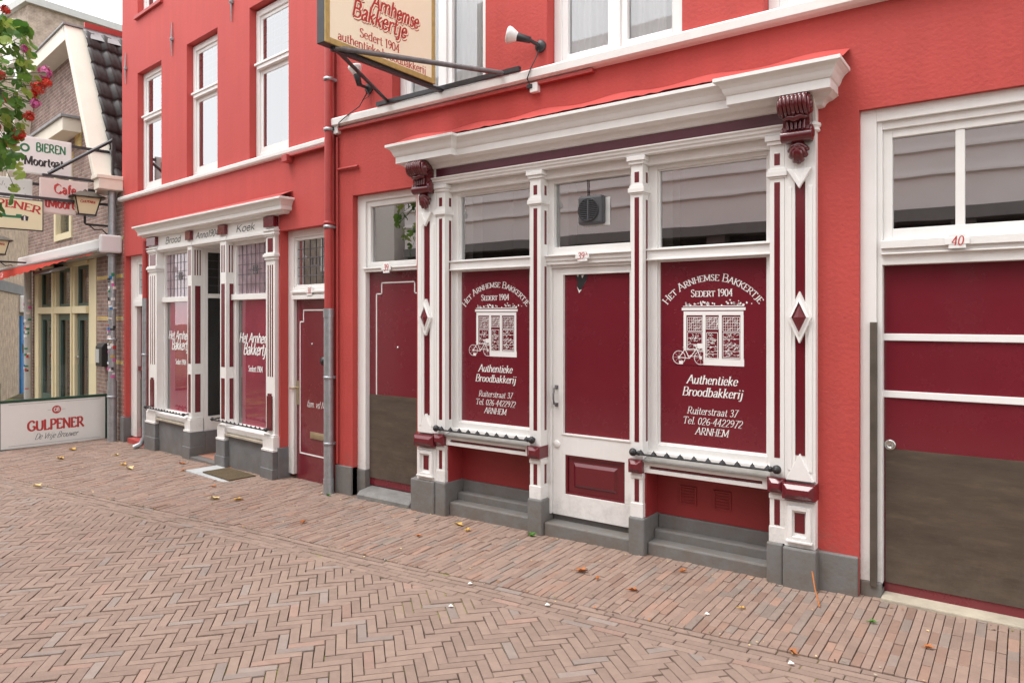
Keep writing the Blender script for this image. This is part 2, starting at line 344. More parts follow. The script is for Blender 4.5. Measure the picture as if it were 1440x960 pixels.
# ------------------------------------------------------------------ pen-drawn lettering
GL = {
'A':(.9,'l .05 0 .45 1;l .45 1 .85 0;l .2 .36 .7 .36'),'B':(.78,'l .15 0 .15 1;c .15 1 .5 1 .62 .78 .5 .55 .15 .52;c .15 .52 .55 .52 .72 .27 .55 .02 .15 0'),
'C':(.85,'c .78 .78 .62 .97 .42 1 .15 .8 .08 .5 .15 .18 .42 0 .65 .04 .8 .24'),'D':(.9,'l .15 0 .15 1;c .15 1 .5 1 .78 .8 .82 .5 .76 .2 .5 0 .15 0'),
'E':(.72,'l .15 0 .15 1;l .15 1 .62 1;l .15 .53 .52 .53;l .15 0 .66 0;l .62 1 .62 .86;l .66 0 .68 .16'),'G':(.9,'c .78 .78 .62 .97 .42 1 .15 .8 .08 .5 .15 .18 .42 0 .62 .03 .78 .12;l .78 .42 .78 .1;l .55 .42 .82 .42'),
'H':(.9,'l .15 0 .15 1;l .75 0 .75 1;l .15 .52 .75 .52'),'I':(.34,'l .17 0 .17 1'),'J':(.5,'c .33 1 .33 .3 .3 0 .15 -.12 .02 -.08'),
'K':(.85,'l .15 0 .15 1;l .7 1 .18 .45;l .3 .58 .78 0'),'L':(.7,'l .15 1 .15 0;l .15 0 .62 0;l .62 0 .64 .18'),'M':(1.1,'l .12 0 .16 1;l .16 1 .54 .08;l .54 .08 .92 1;l .92 1 .96 0'),
'N':(.92,'l .14 0 .14 1;l .14 1 .78 0;l .78 0 .78 1'),'P':(.72,'l .15 0 .15 1;c .15 1 .5 1 .64 .75 .5 .5 .15 .47'),'R':(.82,'l .15 0 .15 1;c .15 1 .5 1 .64 .75 .5 .5 .15 .47;l .36 .48 .76 0'),
'S':(.65,'c .52 .82 .42 .98 .28 1 .12 .86 .14 .66 .34 .52 .52 .36 .54 .14 .36 0 .2 0 .08 .18'),'T':(.78,'l .39 0 .39 1;l .06 1 .72 1;l .06 1 .06 .85;l .72 1 .72 .85'),
'U':(.88,'c .14 1 .14 .3 .25 .04 .45 0 .66 .05 .75 .3 .75 1'),'V':(.8,'l .05 1 .4 0;l .4 0 .75 1'),
'a':(.6,'c .12 .54 .25 .66 .42 .62 .46 .45 .46 .1 .5 .02 .58 .04;c .46 .4 .2 .33 .1 .18 .16 .02 .3 0 .46 .14'),'b':(.66,'l .12 1 .12 0;c .12 .5 .3 .66 .5 .58 .56 .33 .5 .08 .3 0 .12 .1'),
'c':(.56,'c .48 .5 .36 .65 .18 .6 .08 .33 .18 .05 .34 0 .5 .14'),'d':(.68,'l .54 1 .54 0;c .54 .52 .36 .66 .16 .58 .1 .33 .16 .07 .34 0 .54 .12'),
'e':(.58,'c .1 .36 .48 .38 .44 .58 .3 .66 .14 .56 .08 .32 .16 .06 .32 0 .5 .14'),'f':(.42,'c .42 .94 .32 1 .22 .88 .2 .6 .2 0;l .06 .64 .38 .64'),
'g':(.62,'c .5 .5 .34 .66 .14 .56 .1 .34 .18 .14 .36 .12 .5 .28;c .52 .66 .52 0 .44 -.26 .24 -.3 .08 -.2'),'h':(.68,'l .12 1 .12 0;c .12 .46 .3 .66 .46 .62 .54 .44 .54 0'),
'i':(.32,'l .16 .66 .16 0;l .16 .86 .16 .97'),'j':(.34,'c .2 .66 .2 -.1 .1 -.28 -.04 -.24;l .2 .86 .2 .97'),'k':(.64,'l .12 1 .12 0;l .5 .66 .14 .28;l .24 .38 .56 0'),'l':(.32,'l .16 1 .16 0'),
'm':(.98,'l .12 .66 .12 0;c .12 .46 .28 .66 .42 .6 .46 .42 .46 0;c .46 .46 .62 .66 .76 .6 .82 .42 .82 0'),'n':(.68,'l .12 .66 .12 0;c .12 .46 .28 .66 .46 .6 .54 .42 .54 0'),
'o':(.64,'c .32 .66 .14 .56 .09 .33 .14 .1 .32 0 .5 .1 .55 .33 .5 .56 .32 .66'),'r':(.48,'l .12 .66 .12 0;c .12 .44 .26 .62 .4 .64 .46 .56'),
's':(.5,'c .4 .54 .28 .66 .14 .6 .12 .46 .28 .35 .42 .22 .38 .04 .22 0 .08 .1'),'t':(.42,'c .18 .9 .18 .14 .26 0 .4 .06;l .04 .64 .36 .64'),
'u':(.68,'c .12 .66 .12 .16 .24 0 .4 .04 .54 .22;l .54 .66 .54 0'),'v':(.6,'l .06 .66 .3 0;l .3 0 .56 .66'),'w':(.85,'l .06 .66 .25 0;l .25 0 .43 .6;l .43 .6 .6 0;l .6 0 .8 .66'),'y':(.6,'l .06 .66 .32 .04;c .56 .66 .32 .02 .16 -.26 .02 -.24'),
'0':(.62,'c .31 1 .14 .84 .09 .5 .14 .16 .31 0 .48 .16 .53 .5 .48 .84 .31 1'),'1':(.45,'l .25 0 .25 1;l .25 1 .1 .84'),'2':(.6,'c .1 .76 .2 .98 .4 .98 .52 .76 .42 .5 .2 .22 .08 0;l .08 0 .54 0'),
'3':(.6,'c .1 .82 .26 1 .46 .9 .44 .64 .26 .54 .48 .44 .5 .16 .28 0 .08 .14'),'4':(.62,'l .42 0 .42 1;l .42 1 .06 .3;l .06 .3 .58 .3'),'6':(.6,'c .5 .92 .3 .9 .12 .6 .1 .25 .28 0 .5 .12 .52 .36 .36 .52 .14 .36'),
'7':(.58,'l .08 1 .54 1;l .54 1 .22 0'),'8':(.6,'c .3 .54 .12 .72 .18 .96 .42 .96 .48 .72 .3 .54 .1 .3 .14 .04 .46 .04 .52 .3 .3 .54'),'9':(.6,'c .12 .08 .32 .1 .5 .4 .52 .75 .34 1 .12 .88 .1 .64 .26 .48 .48 .64'),
'-':(.4,'l .06 .36 .34 .36'),'.':(.24,'l .1 0 .1 .12'),"'":(.24,'l .12 1 .1 .78'),' ':(.34,''),
}
def cr(pts, k=5):
    if len(pts) < 3: return pts
    P = [pts[0]]+pts+[pts[-1]]; out = []
    for i in range(1, len(P)-2):
        for j in range(k):
            t = j/k; q = []
            for d in (0,1):
                a,b,c,e = P[i-1][d],P[i][d],P[i+1][d],P[i+2][d]
                q.append(.5*(2*b+(c-a)*t+(2*a-5*b+4*c-e)*t*t+(3*b-a-3*c+e)*t**3))
            out.append(tuple(q))
    return out+[pts[-1]]
NZ = [0]
def ribbon(mb, pts, wf, mapf, off=0.0):
    NZ[0] = (NZ[0]+1) % 9; h = off+NZ[0]*0.00012
    n = len(pts); L = []; Rr = []
    for i,(x,y) in enumerate(pts):
        a = pts[max(i-1,0)]; b = pts[min(i+1,n-1)]; dx, dy = b[0]-a[0], b[1]-a[1]; d = math.hypot(dx,dy) or 1e-6
        wv = wf(math.atan2(dy,dx))/2; L.append(mapf(x-dy/d*wv, y+dx/d*wv, h)); Rr.append(mapf(x+dy/d*wv, y-dx/d*wv, h))
    mb.add(L+Rr, [(i,i+1,n+i+1,n+i) for i in range(n-1)])
def textlen(t, tr=0.0, caps=False):
    return sum((GL.get(c if not caps else c.upper(), (.5,''))[0]*(.78 if caps and c.islower() else 1))+tr for c in t)
def text(mb, t, mapf, size, width=None, thick=.13, thin=.045, nib=0.0, slant=0.0, serif=True, tr=0.0, caps=False, poly=False, center=True, off=0.0, wobble=None, d=(0,0)):
    """mapf(u,v,h) -> 3D; u to the right, v up, h out of the surface; size = cap height"""
    total = textlen(t, tr, caps); sx = size if width is None else width/total
    u0 = -total*sx/2 if center else 0.0
    for c in t:
        k = .78 if caps and c.islower() else 1.0
        adv, st = GL.get(c.upper() if caps else c, (.5,''))
        for sdef in [q for q in st.split(';') if q]:
            q = sdef.split(); a = [float(x) for x in q[1:]]; pts = list(zip(a[0::2], a[1::2]))
            straight = q[0] == 'l'
            if not straight and not poly: pts = cr(pts)
            def X(p): return (u0+(p[0]*k)*sx+slant*p[1]*k*size+d[0], (p[1]*k)*size+(wobble(u0+p[0]*sx) if wobble else 0)+d[1])
            wf = lambda th: size*(thin+(thick-thin)*abs(math.sin(th-nib)))
            P = [X(p) for p in pts]
            ribbon(mb, P, wf, mapf, off)
            if serif and straight and abs(pts[0][1]-pts[-1][1]) > .4:
                for e in (pts[0], pts[-1]):
                    if min(abs(e[1]), abs(e[1]-1), abs(e[1]-.66)) < .03:
                        s = .125; ribbon(mb, [X((e[0]-s,e[1])), X((e[0]+s,e[1]))], lambda th: size*thin*1.05, mapf, off)
        u0 += (adv*k+tr)*sx
def plane(o, U, V):                       # a flat writing surface
    o, U, V = Vector(o), Vector(U).normalized(), Vector(V).normalized(); N = U.cross(V)
    return lambda u,v,h: o+U*u+V*v+N*h
def arc(o, U, V, rad, v0=0.0):            # writing along an arch; v0 = baseline height above o at the crown
    pl = plane(o, U, V)
    def f(u,v,h):
        a = u/rad; r = rad+v
        return pl(r*math.sin(a), v0-rad+r*math.cos(a), h)
    return f
def strip(mb, x0, y0, x1, y1, wd, mapf): ribbon(mb, [(x0,y0),(x1,y1)], lambda th: wd, mapf)
def rect(mb, x0, x1, y0, y1, mapf, h=0.0):
    mb.add([mapf(x0,y0,h),mapf(x1,y0,h),mapf(x1,y1,h),mapf(x0,y1,h)], [(0,1,2,3)])
def circ(mb, cx, cy, r, wd, mapf, n=20):
    ribbon(mb, [(cx+r*math.cos(2*math.pi*i/n), cy+r*math.sin(2*math.pi*i/n)) for i in range(n+1)], lambda th: wd, mapf)

# ------------------------------------------------------------------ ground
ZX = [(-60,-3.6),(-40,-3.0),(-20,-2.25),(-11.4,-1.945),(-8,-1.86),(-5.9,-1.815),(-4.6,-1.797),(-1,-1.754),(0,-1.744),(10,-1.6),(60,-1.2)]
def lin(T, x):
    if x <= T[0][0]: return T[0][1]
    for (a,b),(c,d) in zip(T, T[1:]):
        if x <= c: return b+(d-b)*(x-a)/(c-a)
    return T[-1][1]
GU = [(-40,-3.4),(-14,-1.83),(-10.14,-1.546),(-8.1,-1.413),(-6.49,-1.32),(-5.23,-1.237),(-4.22,-1.165),(-2.33,-1.072),(-1.44,-1.012),(-.5,-.948),(0,-.913),(6,-.55),(40,1.5)]
GW = 0.265
def zg(x, y):
    g = -lin(GU, x); d = max(-y, 0.0)
    return lin(ZX, x)-0.022*min(d, g)+0.006*max(0, min(d-g-GW, 3))+.005*math.sin(1.9*x+.8*y)*math.sin(2.3*y-.7*x+1)*min(1, d*2)
gm = MB(FW, 'joint_sand')
nx, ny = 60, 40
gx = [-400,-200,-100,-60,-40,-30,-20]+[-15+i*.3 for i in range(70)]+[8,14,22,40,100,200,400]
gy = [-400,-200,-100,-40,-20,-12]+[-8+i*.2 for i in range(50)]+[3,6,10,20,40,100,400]
gv = [(x,y,zg(x,y)-.011) for y in gy for x in gx]; nn = len(gx)
gm.add(gv, [(j*nn+i,j*nn+i+1,(j+1)*nn+i+1,(j+1)*nn+i) for j in range(len(gy)-1) for i in range(nn-1)])
struct(gm.build('ground'))
def clip(poly, px, py, nx_, ny_):        # keep the side where (p-p0).n >= 0
    out = []
    for i in range(len(poly)):
        a, b = poly[i], poly[(i+1) % len(poly)]
        da = (a[0]-px)*nx_+(a[1]-py)*ny_; db = (b[0]-px)*nx_+(b[1]-py)*ny_
        if da >= 0: out.append(a)
        if (da >= 0) != (db >= 0):
            t = da/(da-db); out.append((a[0]+(b[0]-a[0])*t, a[1]+(b[1]-a[1])*t))
    return out
def brick(mb, poly, lift, tilt):
    n = len(poly)
    if n < 3: return
    ar = abs(sum(poly[i][0]*poly[(i+1)%n][1]-poly[(i+1)%n][0]*poly[i][1] for i in range(n)))/2
    if ar < .0006: return
    cx = sum(p[0] for p in poly)/n; cy = sum(p[1] for p in poly)/n
    tx, ty = random.gauss(0,tilt), random.gauss(0,tilt); dz = lift+random.gauss(0,.0017)
    mind = min(math.hypot(p[0]-cx,p[1]-cy) for p in poly)
    def ringp(s, z): 
        q = max(.3, 1-s/max(mind,.01)); return [(cx+(x-cx)*q, cy+(y-cy)*q, zg(x,y)+z+dz+(x-cx)*tx+(y-cy)*ty) for x,y in poly]
    a, b, c = ringp(.0045, 0), ringp(.0, -.004), ringp(.0, -.03)
    mb.add(a+b+c, [tuple(range(n))]+[(i,n+i,n+(i+1)%n,(i+1)%n) for i in range(n)]+[(n+i,2*n+i,2*n+(i+1)%n,n+(i+1)%n) for i in range(n)])
def rcol(kind):
    b = random.uniform(.88,1.10); r = random.random()
    if kind == 'road': c = (.262,.188,.150) if r < .9 else (.262,.21,.184) if r < .96 else (.298,.197,.157)
    else: c = (.270,.187,.148) if r < .7 else (.24,.185,.157) if r < .84 else (.235,.15,.115) if r < .93 else (.295,.185,.14)
    return (c[0]*b, c[1]*b, c[2]*b, 1)
def quadp(x, y, ux, uy, L, W, j):        # a brick from corner (x,y) along u (length) and its left normal (width)
    vx, vy = -uy, ux; e = random.uniform(.7,1.3)*j
    return [(x+ux*e+vx*e, y+uy*e+vy*e), (x+ux*(L-e)+vx*e, y+uy*(L-e)+vy*e), (x+ux*(L-e)+vx*(W-e), y+uy*(L-e)+vy*(W-e)), (x+ux*e+vx*(W-e), y+uy*e+vy*(W-e))]
road = MB(FW, 'paver'); road.tint = (0,0,0,1)
BL, BW = .2, .0571
ang = R(49); U = (math.cos(ang), math.sin(ang)); V = (-U[1], U[0])
# herringbone: lattice of L-shaped pairs
for i in range(-200, 200):
    for j in range(-60, 60):
        # unit: steps of BW along the diagonal, BL*2 along the strip
        ax = i*BW; ay = i*BW
        px = ax+j*BL; py = ay-j*BL
        for q in (0,1):
            if q == 0: ox, oy, du = px, py, U
            else: ox, oy, du = px, py+BW, None
            bx = -4+U[0]*ox+V[0]*oy; by = -4+U[1]*ox+V[1]*oy
            if not (-13.5 < bx < 3.2 and -7.6 < by < -.5): continue
            g = lin(GU, bx)-GW
            if by > g+.3: continue
            if q == 0: P = quadp(bx, by, U[0], U[1], BL, BW, .0024)
            else: P = quadp(bx+U[0]*BW, by+U[1]*BW, V[0], V[1], BL, BW, .0024)
            sl_ = (lin(GU,bx+.2)-lin(GU,bx-.2))/.4
            rt_ = random.gauss(0,.010); mx_ = sum(q_[0] for q_ in P)/4; my_ = sum(q_[1] for q_ in P)/4; P = [(mx_+(a_-mx_)-(c_-my_)*rt_, my_+(c_-my_)+(a_-mx_)*rt_) for a_,c_ in P]
            P = clip(P, bx, g-.003, sl_, -1)
            road.tint = rcol('road'); brick(road, P, 0, .010)
struct(road.build('road'))
gut = MB(FW, 'paver'); gut.tint = (0,0,0,1)
rows = 5; rw = GW/rows
for r_ in range(rows):
    x = -14+random.random()*.2
    while x < 3.2:
        L = .2*random.uniform(.96,1.03); y0 = lin(GU,x)-GW+r_*rw; y1 = lin(GU,x+L)-GW+r_*rw; e = .0024
        P = [(x+e,y0+e),(x+L-e,y1+e),(x+L-e,y1+rw-e),(x+e,y0+rw-e)]
        gut.tint = rcol('road'); brick(gut, P, -.004 if r_ < 4 else .0, .008); x += L
struct(gut.build('gutter'))
pav = MB(FW, 'paver'); pav.tint = (0,0,0,1)
x = -19.0
while x < 3.2:
    wdt = random.uniform(.046,.054); near = x > -12.5
    y = lin(GU,x)-.2+random.random()*.2; ytop = .2 if x > -5.9 else .2+(-5.9-x)*.12+(0 if x > -11.6 else .35)
    dxs = random.gauss(0,.001)
    while y < ytop:
        L = .2*random.choice((1,1,.95,.8,.7,.6,.5)); e = .0017
        P = [(x+e+dxs,y+e),(x+wdt-e,y+e),(x+wdt-e,y+L-e),(x+e+dxs,y+L-e)]
        sl_ = (lin(GU,x+.2)-lin(GU,x-.2))/.4
        P = clip(P, x, lin(GU,x)+.006, -sl_, 1)
        pav.tint = rcol('pave'); brick(pav, P, .004, .014); y += L
    x += wdt
struct(pav.build('pavement'))

# ------------------------------------------------------------------ right building: red bakery
A = thing('red_bakery_building', FA, (-2.9,0,-1.78), 'long red stucco building with white shopfront, doors and brown panels, right of the drainpipe', 'building')
TOP = 7.4
wb = MB(FA, 'red_stucco')
holesA = [(-5.553,-4.66,-2.2,1.236,.2),(-4.61,-1.11,-2.2,1.34,.3),(-.858,1.5,-2.2,1.30,.2),
          (-4.99,-3.84,2.05,4.3,.2),(-3.2,-2.03,2.05,4.3,.2),(-1.45,-.3,2.05,4.3,.2),(.3,1.45,2.05,4.3,.2)]
wallgrid(wb, -5.80, 2.2, -2.2, TOP, holesA, .2)
wb.quad((-5.80,0,-2.2),(-5.80,3,-2.2),(-5.80,3,TOP),(-5.80,0,TOP)); wb.quad((2.2,0,-2.2),(2.2,3,-2.2),(2.2,3,TOP),(2.2,0,TOP))
wb.quad((-5.8,0,TOP),(2.2,0,TOP),(2.2,6,TOP),(-5.8,6,TOP))
wb.build('wall', A)
# grey painted plinth
pl = MB(FA, 'grey_paint')
for q_ in ((-5.80,-5.553,-.022,.07,-2.2,-1.52),(-5.553,-5.43,.052,.2,-2.2,-1.545),(-1.10,-.862,-.03,.05,-2.2,-1.505),(-.858,-.735,.03,.2,-2.2,-1.655),(-4.69,-4.665,-.02,.1,-2.2,-1.50)):
    pl = MB(FA, 'grey_paint'); pl.box(*q_); pl.build('plinth', A, .008)
# upper sill band
sb = MB(FA, 'white_paint')
sb.sweep([(-.02,1.945),(.05,1.955),(.075,1.97),(.078,2.028),(.07,2.04),(-.06,2.055)], [(-5.80,0,-1,0),(-5.80,0,-1,-1),(2.2,0,1,-1),(2.2,0,1,0)])
sb.build('sill_band', A)
cd = MB(FA, 'red_pipe'); cd.box(-5.78,-2.75,-.045,-.002,1.915,1.943); cd.tube([(-5.765,-.02,1.85),(-5.765,-.02,-1.5)], .014, 6)
cd.tube([(-5.76,-.02,1.52),(-5.45,-.02,1.52)], .014, 6); cd.build('conduit', A)
def casement(fr, par, x0, x1, z0, z1, y, mullion=True, curtain=True, sh=0.0):
    f = MB(fr, 'window_white'); yb = y+.07
    f.ring(x0, x1, z0, z1, .07, y, yb, .06)
    cols = [(x0+.07,(x0+x1)/2-.03),((x0+x1)/2+.03,x1-.07)] if mullion else [(x0+.07,x1-.07)]
    if mullion: f.box((x0+x1)/2-.03,(x0+x1)/2+.03,y-.01,yb,z0+.06,z1-.07)
    for a,b in cols: f.ring(a, b, z0+.06, z1-.07, .055, y+.012, yb-.004)
    o = f.build('window', par, .004)
    p = MB(fr, 'glass_curtained')
    for a,b in cols: p.quad((a+.055,y+.045,z0+.115),(b-.055,y+.045,z0+.115),(b-.055,y+.045,z1-.125),(a+.055,y+.045,z1-.125))
    p.build('pane', o)
    if curtain:
        c = MB(fr, 'curtain'); n = 90; c.sm = True
        vs = []
        for i in range(n+1):
            xx = x0+.03+(x1-x0-.06)*i/n; yy = y+.095+.02*math.sin(i*1.3)+.012*math.sin(i*.47+1)
            vs += [(xx,yy,z0+.02),(xx,yy,z1)]
        c.add(vs, [(2*i,2*i+2,2*i+3,2*i+1) for i in range(n)]); c.build('curtain', o)
    return o
for a, b in ((-4.99,-3.84),(-3.2,-2.03),(-1.45,-.3),(.3,1.45)): casement(FA, A, a+.002, b-.002, 2.05, 4.29, .11)
rm = MB(FA, 'interior')          # rooms behind the openings
rm.box(-5.6,-4.64,.32,1.4,-2.2,1.33)
for a,b,c,d in ((-5.05,-.2,1.9,4.5),(-.9,1.6,-2.1,1.4)): rm.quad((a,1.2,c),(b,1.2,c),(b,1.2,d),(a,1.2,d))
rm.quad((-4.7,1.6,-1.0),(-1.0,1.6,-1.0),(-1.0,1.6,1.5),(-4.7,1.6,1.5)); rm.quad((-4.7,.3,1.42),(-1,.3,1.42),(-1,1.6,1.42),(-4.7,1.6,1.42))
rm.quad((-4.7,.3,-1),(-1,.3,-1),(-1,1.6,-1),(-4.7,1.6,-1)); rm.quad((-4.7,.3,-1),(-4.7,1.6,-1),(-4.7,1.6,1.42),(-4.7,.3,1.42)); rm.quad((-1,.3,-1),(-1,1.6,-1),(-1,1.6,1.42),(-1,.3,1.42))
rm.build('interior', A)

# ---- shopfront of number 39A
sf = MB(FA, 'white_paint')
sf.box(-4.60,-1.10,-.05,.3,1.205,1.262); sf.box(-4.262,-3.33,.0,.28,1.135,1.205); sf.box(-3.223,-2.41,.0,.28,1.135,1.205); sf.box(-2.315,-1.392,.0,.28,1.135,1.205)
SF = sf.build('shopfront', A, .003)
ar = MB(FA, 'white_paint')
ar.sweep([(0,1.20),(.02,1.205),(.022,1.222),(.034,1.228),(.036,1.244),(.05,1.254),(.05,1.262),(0,1.266)], [(-4.40,-.05,0,-1),(-1.28,-.05,0,-1)])
ar.build('architrave', SF)
fs = MB(FA, 'maroon_sky_tint'); fs.box(-4.40,-1.28,-.058,.2,1.266,1.348); fs.build('fascia', SF)
cn = MB(FA, 'white_paint')
ext = .07; xl, xr, b1, b2 = -4.56, -1.135, -4.20, -1.47
def stat(e): return [(xl,0,-1,0),(xl,-e,-1,-1),(b1,-e,1,-1),(b1,0,1,-1),(b2,0,-1,-1),(b2,-e,-1,-1),(xr,-e,1,-1),(xr,0,1,0)]
prof = [(.06,1.348),(.075,1.352),(.085,1.37),(.10,1.382),(.125,1.39),(.15,1.408),(.155,1.412),(.155,1.468),(.163,1.474),(.172,1.49),(.18,1.513),(.195,1.535),(.218,1.553),(.226,1.556),(.226,1.576),(.222,1.58)]
cn.sweep([(.0,1.346)]+prof[:6]+[(.16,1.412)], [(xl,0,-1,0),(xl,-.0,-1,-1),(xr,-.0,1,-1),(xr,0,1,0)]); cn.sweep([(-.04,1.411)]+prof[6:], stat(ext)); cn.build('cornice', SF)
rt = MB(FA, 'red_stucco')              # peeling red flashing over the cornice
n = 70; vs = []
for i in range(n+1):
    xx = -4.80+3.89*i/n; jj = random.uniform(-.006,.008); ins = .008 if .26 < (xx+4.80)/3.89 < .78 else 0
    vs += [(xx,-.005,1.705+.012*math.sin(i*.5)),(xx,-.10,1.652+jj*.6),(xx,-.205+random.uniform(-.005,.005),1.598+jj*.6)]
rt.add(vs, [(3*i+k,3*i+3+k,3*i+4+k,3*i+1+k) for i in range(n) for k in (0,1)]); rt.build('flashing', SF)
tp = MB(FA, 'white_paint'); tp.sweep([(.224,1.579),(.10,1.592),(-.2,1.60)], stat(ext)); tp.build('cornice_top', SF)
def console(xc, wd):
    c = MB(FA, 'maroon_carved'); h = wd/2
    prof = [(-.05,1.405),(-.225,1.405),(-.235,1.38),(-.232,1.345),(-.21,1.315),(-.175,1.29),(-.15,1.265),(-.145,1.22),(-.15,1.175),(-.14,1.15),(-.11,1.135),(-.05,1.13)]
    c.prism(prof, 'x', xc-h*.82, xc+h*.82)
    for s in (-1,1):                                  # side scrolls
        c.lathe((xc+s*h*.80,-.175,1.345), [(0,-s*.0),(.062,0),(.066,s*.012),(.055,s*.02),(.03,s*.016),(.028,s*.026),(0,s*.03)], 18, (1,0,0))
        c.lathe((xc+s*h*.80,-.11,1.185), [(0,0),(.045,0),(.047,s*.010),(.035,s*.018),(.012,s*.022),(0,s*.024)], 16, (1,0,0))
    for i in range(7):                                # ribs over the top roll
        xx = xc-h*.72+i*h*.24; c.tube([(xx,-.215,1.40),(xx,-.246,1.375),(xx,-.245,1.335),(xx,-.212,1.30),(xx,-.18,1.285)], .013 if i != 3 else .016, 6)
    for i in range(5): c.ball((xc,-.252+.012*abs(i-1),1.385-i*.024), .011,.011,.011, 8, 6)
    c.tube([(xc-h*.7,-.17,1.268),(xc-h*.35,-.185,1.275),(xc,-.187,1.262),(xc+h*.35,-.185,1.275),(xc+h*.7,-.17,1.268)], [.012,.02,.024,.02,.012], 8)
    c.tube([(xc-h*.95,-.125,1.165),(xc+h*.95,-.125,1.165)], .040, 12)
    for i in range(5): c.tube([(xc-h*.5+i*h*.25,-.155,1.255),(xc-h*.5+i*h*.25,-.158,1.20)], .010, 6)
    for a, L, wv in ((-62,.085,.020),(-36,.10,.024),(-12,.115,.026),(12,.115,.026),(36,.10,.024),(62,.085,.020)):   # acanthus leaf
        dx, dz = math.sin(R(a))*L*.75, -math.cos(R(a))*L
        c.tube([(xc+dx*.1,-.10,1.12),(xc+dx*.5,-.115,1.12+dz*.5),(xc+dx,-.085,1.12+dz),(xc+dx*1.08,-.07,1.12+dz*1.02)], [.018,wv,wv*.8,.004], 8)
    c.ball((xc,-.10,1.10), .045,.03,.05); c.ball((xc,-.08,1.035), .03,.025,.045)
    return c.build('console_bracket', SF)
def pilaster(x0, x1):
    xc = (x0+x1)/2; p = MB(FA, 'white_paint')
    p.box(x0,x1,-.045,.3,-1.495,1.205); sw = (x1-x0)*.335
    for a,b in ((x0,x0+sw),(x1-sw,x1)):
        p.box(a,b,-.058,-.044,-1.06,1.20); p.box(a+.02,b-.02,-.064,-.057,-1.0,.85)
    p.box(x0+sw,x1-sw,-.062,-.044,.88,1.20)
    p.use('maroon_paint'); p.box(x0+sw,x1-sw,-.049,-.044,-.9,.88); p.use('white_paint')
    p.prism([(xc-.075,.96),(xc,.835),(xc+.075,.96),(xc+.04,.96),(xc,.885),(xc-.04,.96)], 'y', -.085, -.058)
    p.prism([(xc-.055,.96),(xc,.86),(xc+.055,.96)], 'y', -.076, -.05)
    p.prism([(xc-.085,-1.06),(xc+.085,-1.06),(xc,-.885)], 'y', -.078, -.044)
    p.box(x0,x1,-.066,-.044,-1.495,-1.2)
    p.ring(x0+.025,x1-.025,-1.45,-1.225,.028,-.088,-.06); p.box(x0+.015,x1-.015,-.095,-.06,-1.462,-1.448)
    p.use('maroon_paint'); p.box(xc-.032,xc+.032,-.069,-.06,-1.40,-1.27)
    o = p.build('pilaster', SF, .003)
    d = MB(FA, 'white_paint'); rz, rx = .168, .075
    d.prism([(xc-rx,0),(xc,-rz),(xc+rx,0),(xc,rz)], 'y', -.083, -.05)
    for k in (1,):
        q = [(xc-rx*.62,-.0),(xc,-rz*.6),(xc+rx*.62,0),(xc,rz*.6)]
        d.use('maroon_paint'); d.add([(a,-.084,b) for a,b in q]+[(xc,-.108,0)], [(0,1,4),(1,2,4),(2,3,4),(3,0,4)])
        d.use('white_paint')
        for i in range(4):
            a, b = q[i], q[(i+1)%4]; sc = 1.3
            d.add([(a[0],-.083,a[1]),(b[0],-.083,b[1]),(b[0],-.096,b[1]),(a[0],-.096,a[1])], [(0,1,2,3)])
            A2 = (xc+(a[0]-xc)*sc, a[1]*sc); B2 = (xc+(b[0]-xc)*sc, b[1]*sc)
            d.add([(a[0],-.096,a[1]),(b[0],-.096,b[1]),(B2[0],-.083,B2[1]),(A2[0],-.083,A2[1])], [(0,1,2,3)])
    d.build('diamond_boss', SF)
    return o
def block(x0, x1, z0, z1, y0, y1, par, m='maroon_paint'):
    b = MB(FA, m); e = min(x1-x0, z1-z0)*.32; yf = y0-.022
    b.box(x0,x1,y0,y1,z0,z1)
    o = [(x0+.008,y0,z0+.008),(x1-.008,y0,z0+.008),(x1-.008,y0,z1-.008),(x0+.008,y0,z1-.008)]
    i = [(x0+e,yf,z0+e),(x1-e,yf,z0+e),(x1-e,yf,z1-e),(x0+e,yf,z1-e)]
    b.add(o+i, [(k,(k+1)%4,4+(k+1)%4,4+k) for k in range(4)]+[(4,5,6,7)])
    return b.build('corner_block', par, .003)
for x0, x1 in ((-4.597,-4.368),(-1.294,-1.102)):
    pilaster(x0, x1); block(x0-.006, x1+.006, -1.18, -1.075, -.105, .1, SF)
console(-4.478, .21); console(-1.20, .20)
cm = MB(FA, 'white_paint')           # moulded impost beside the right console
cm.box(-1.296,-1.100,-.06,.2,1.2,1.35)
for xq in (-1.098,-4.601):
    s = 1 if xq > -3 else -1
    cm.lathe((xq-s*.03,-.03,1.19), [(.03,0),(.05,.012),(.042,.03),(.055,.045),(.05,.06),(.03,.07)], 12)
    cm.prism([(-.02,1.26),(-.06,1.26),(-.075,1.33),(-.14,1.40),(-.02,1.40)], 'x', xq-s*.0, xq-s*.045)
cm.box(-4.60,-4.366,-.06,.2,1.2,1.35); cm.build('impost', SF, .003)
POSTS = [(-4.366,-4.262),(-3.33,-3.223),(-2.41,-2.315),(-1.392,-1.296)]
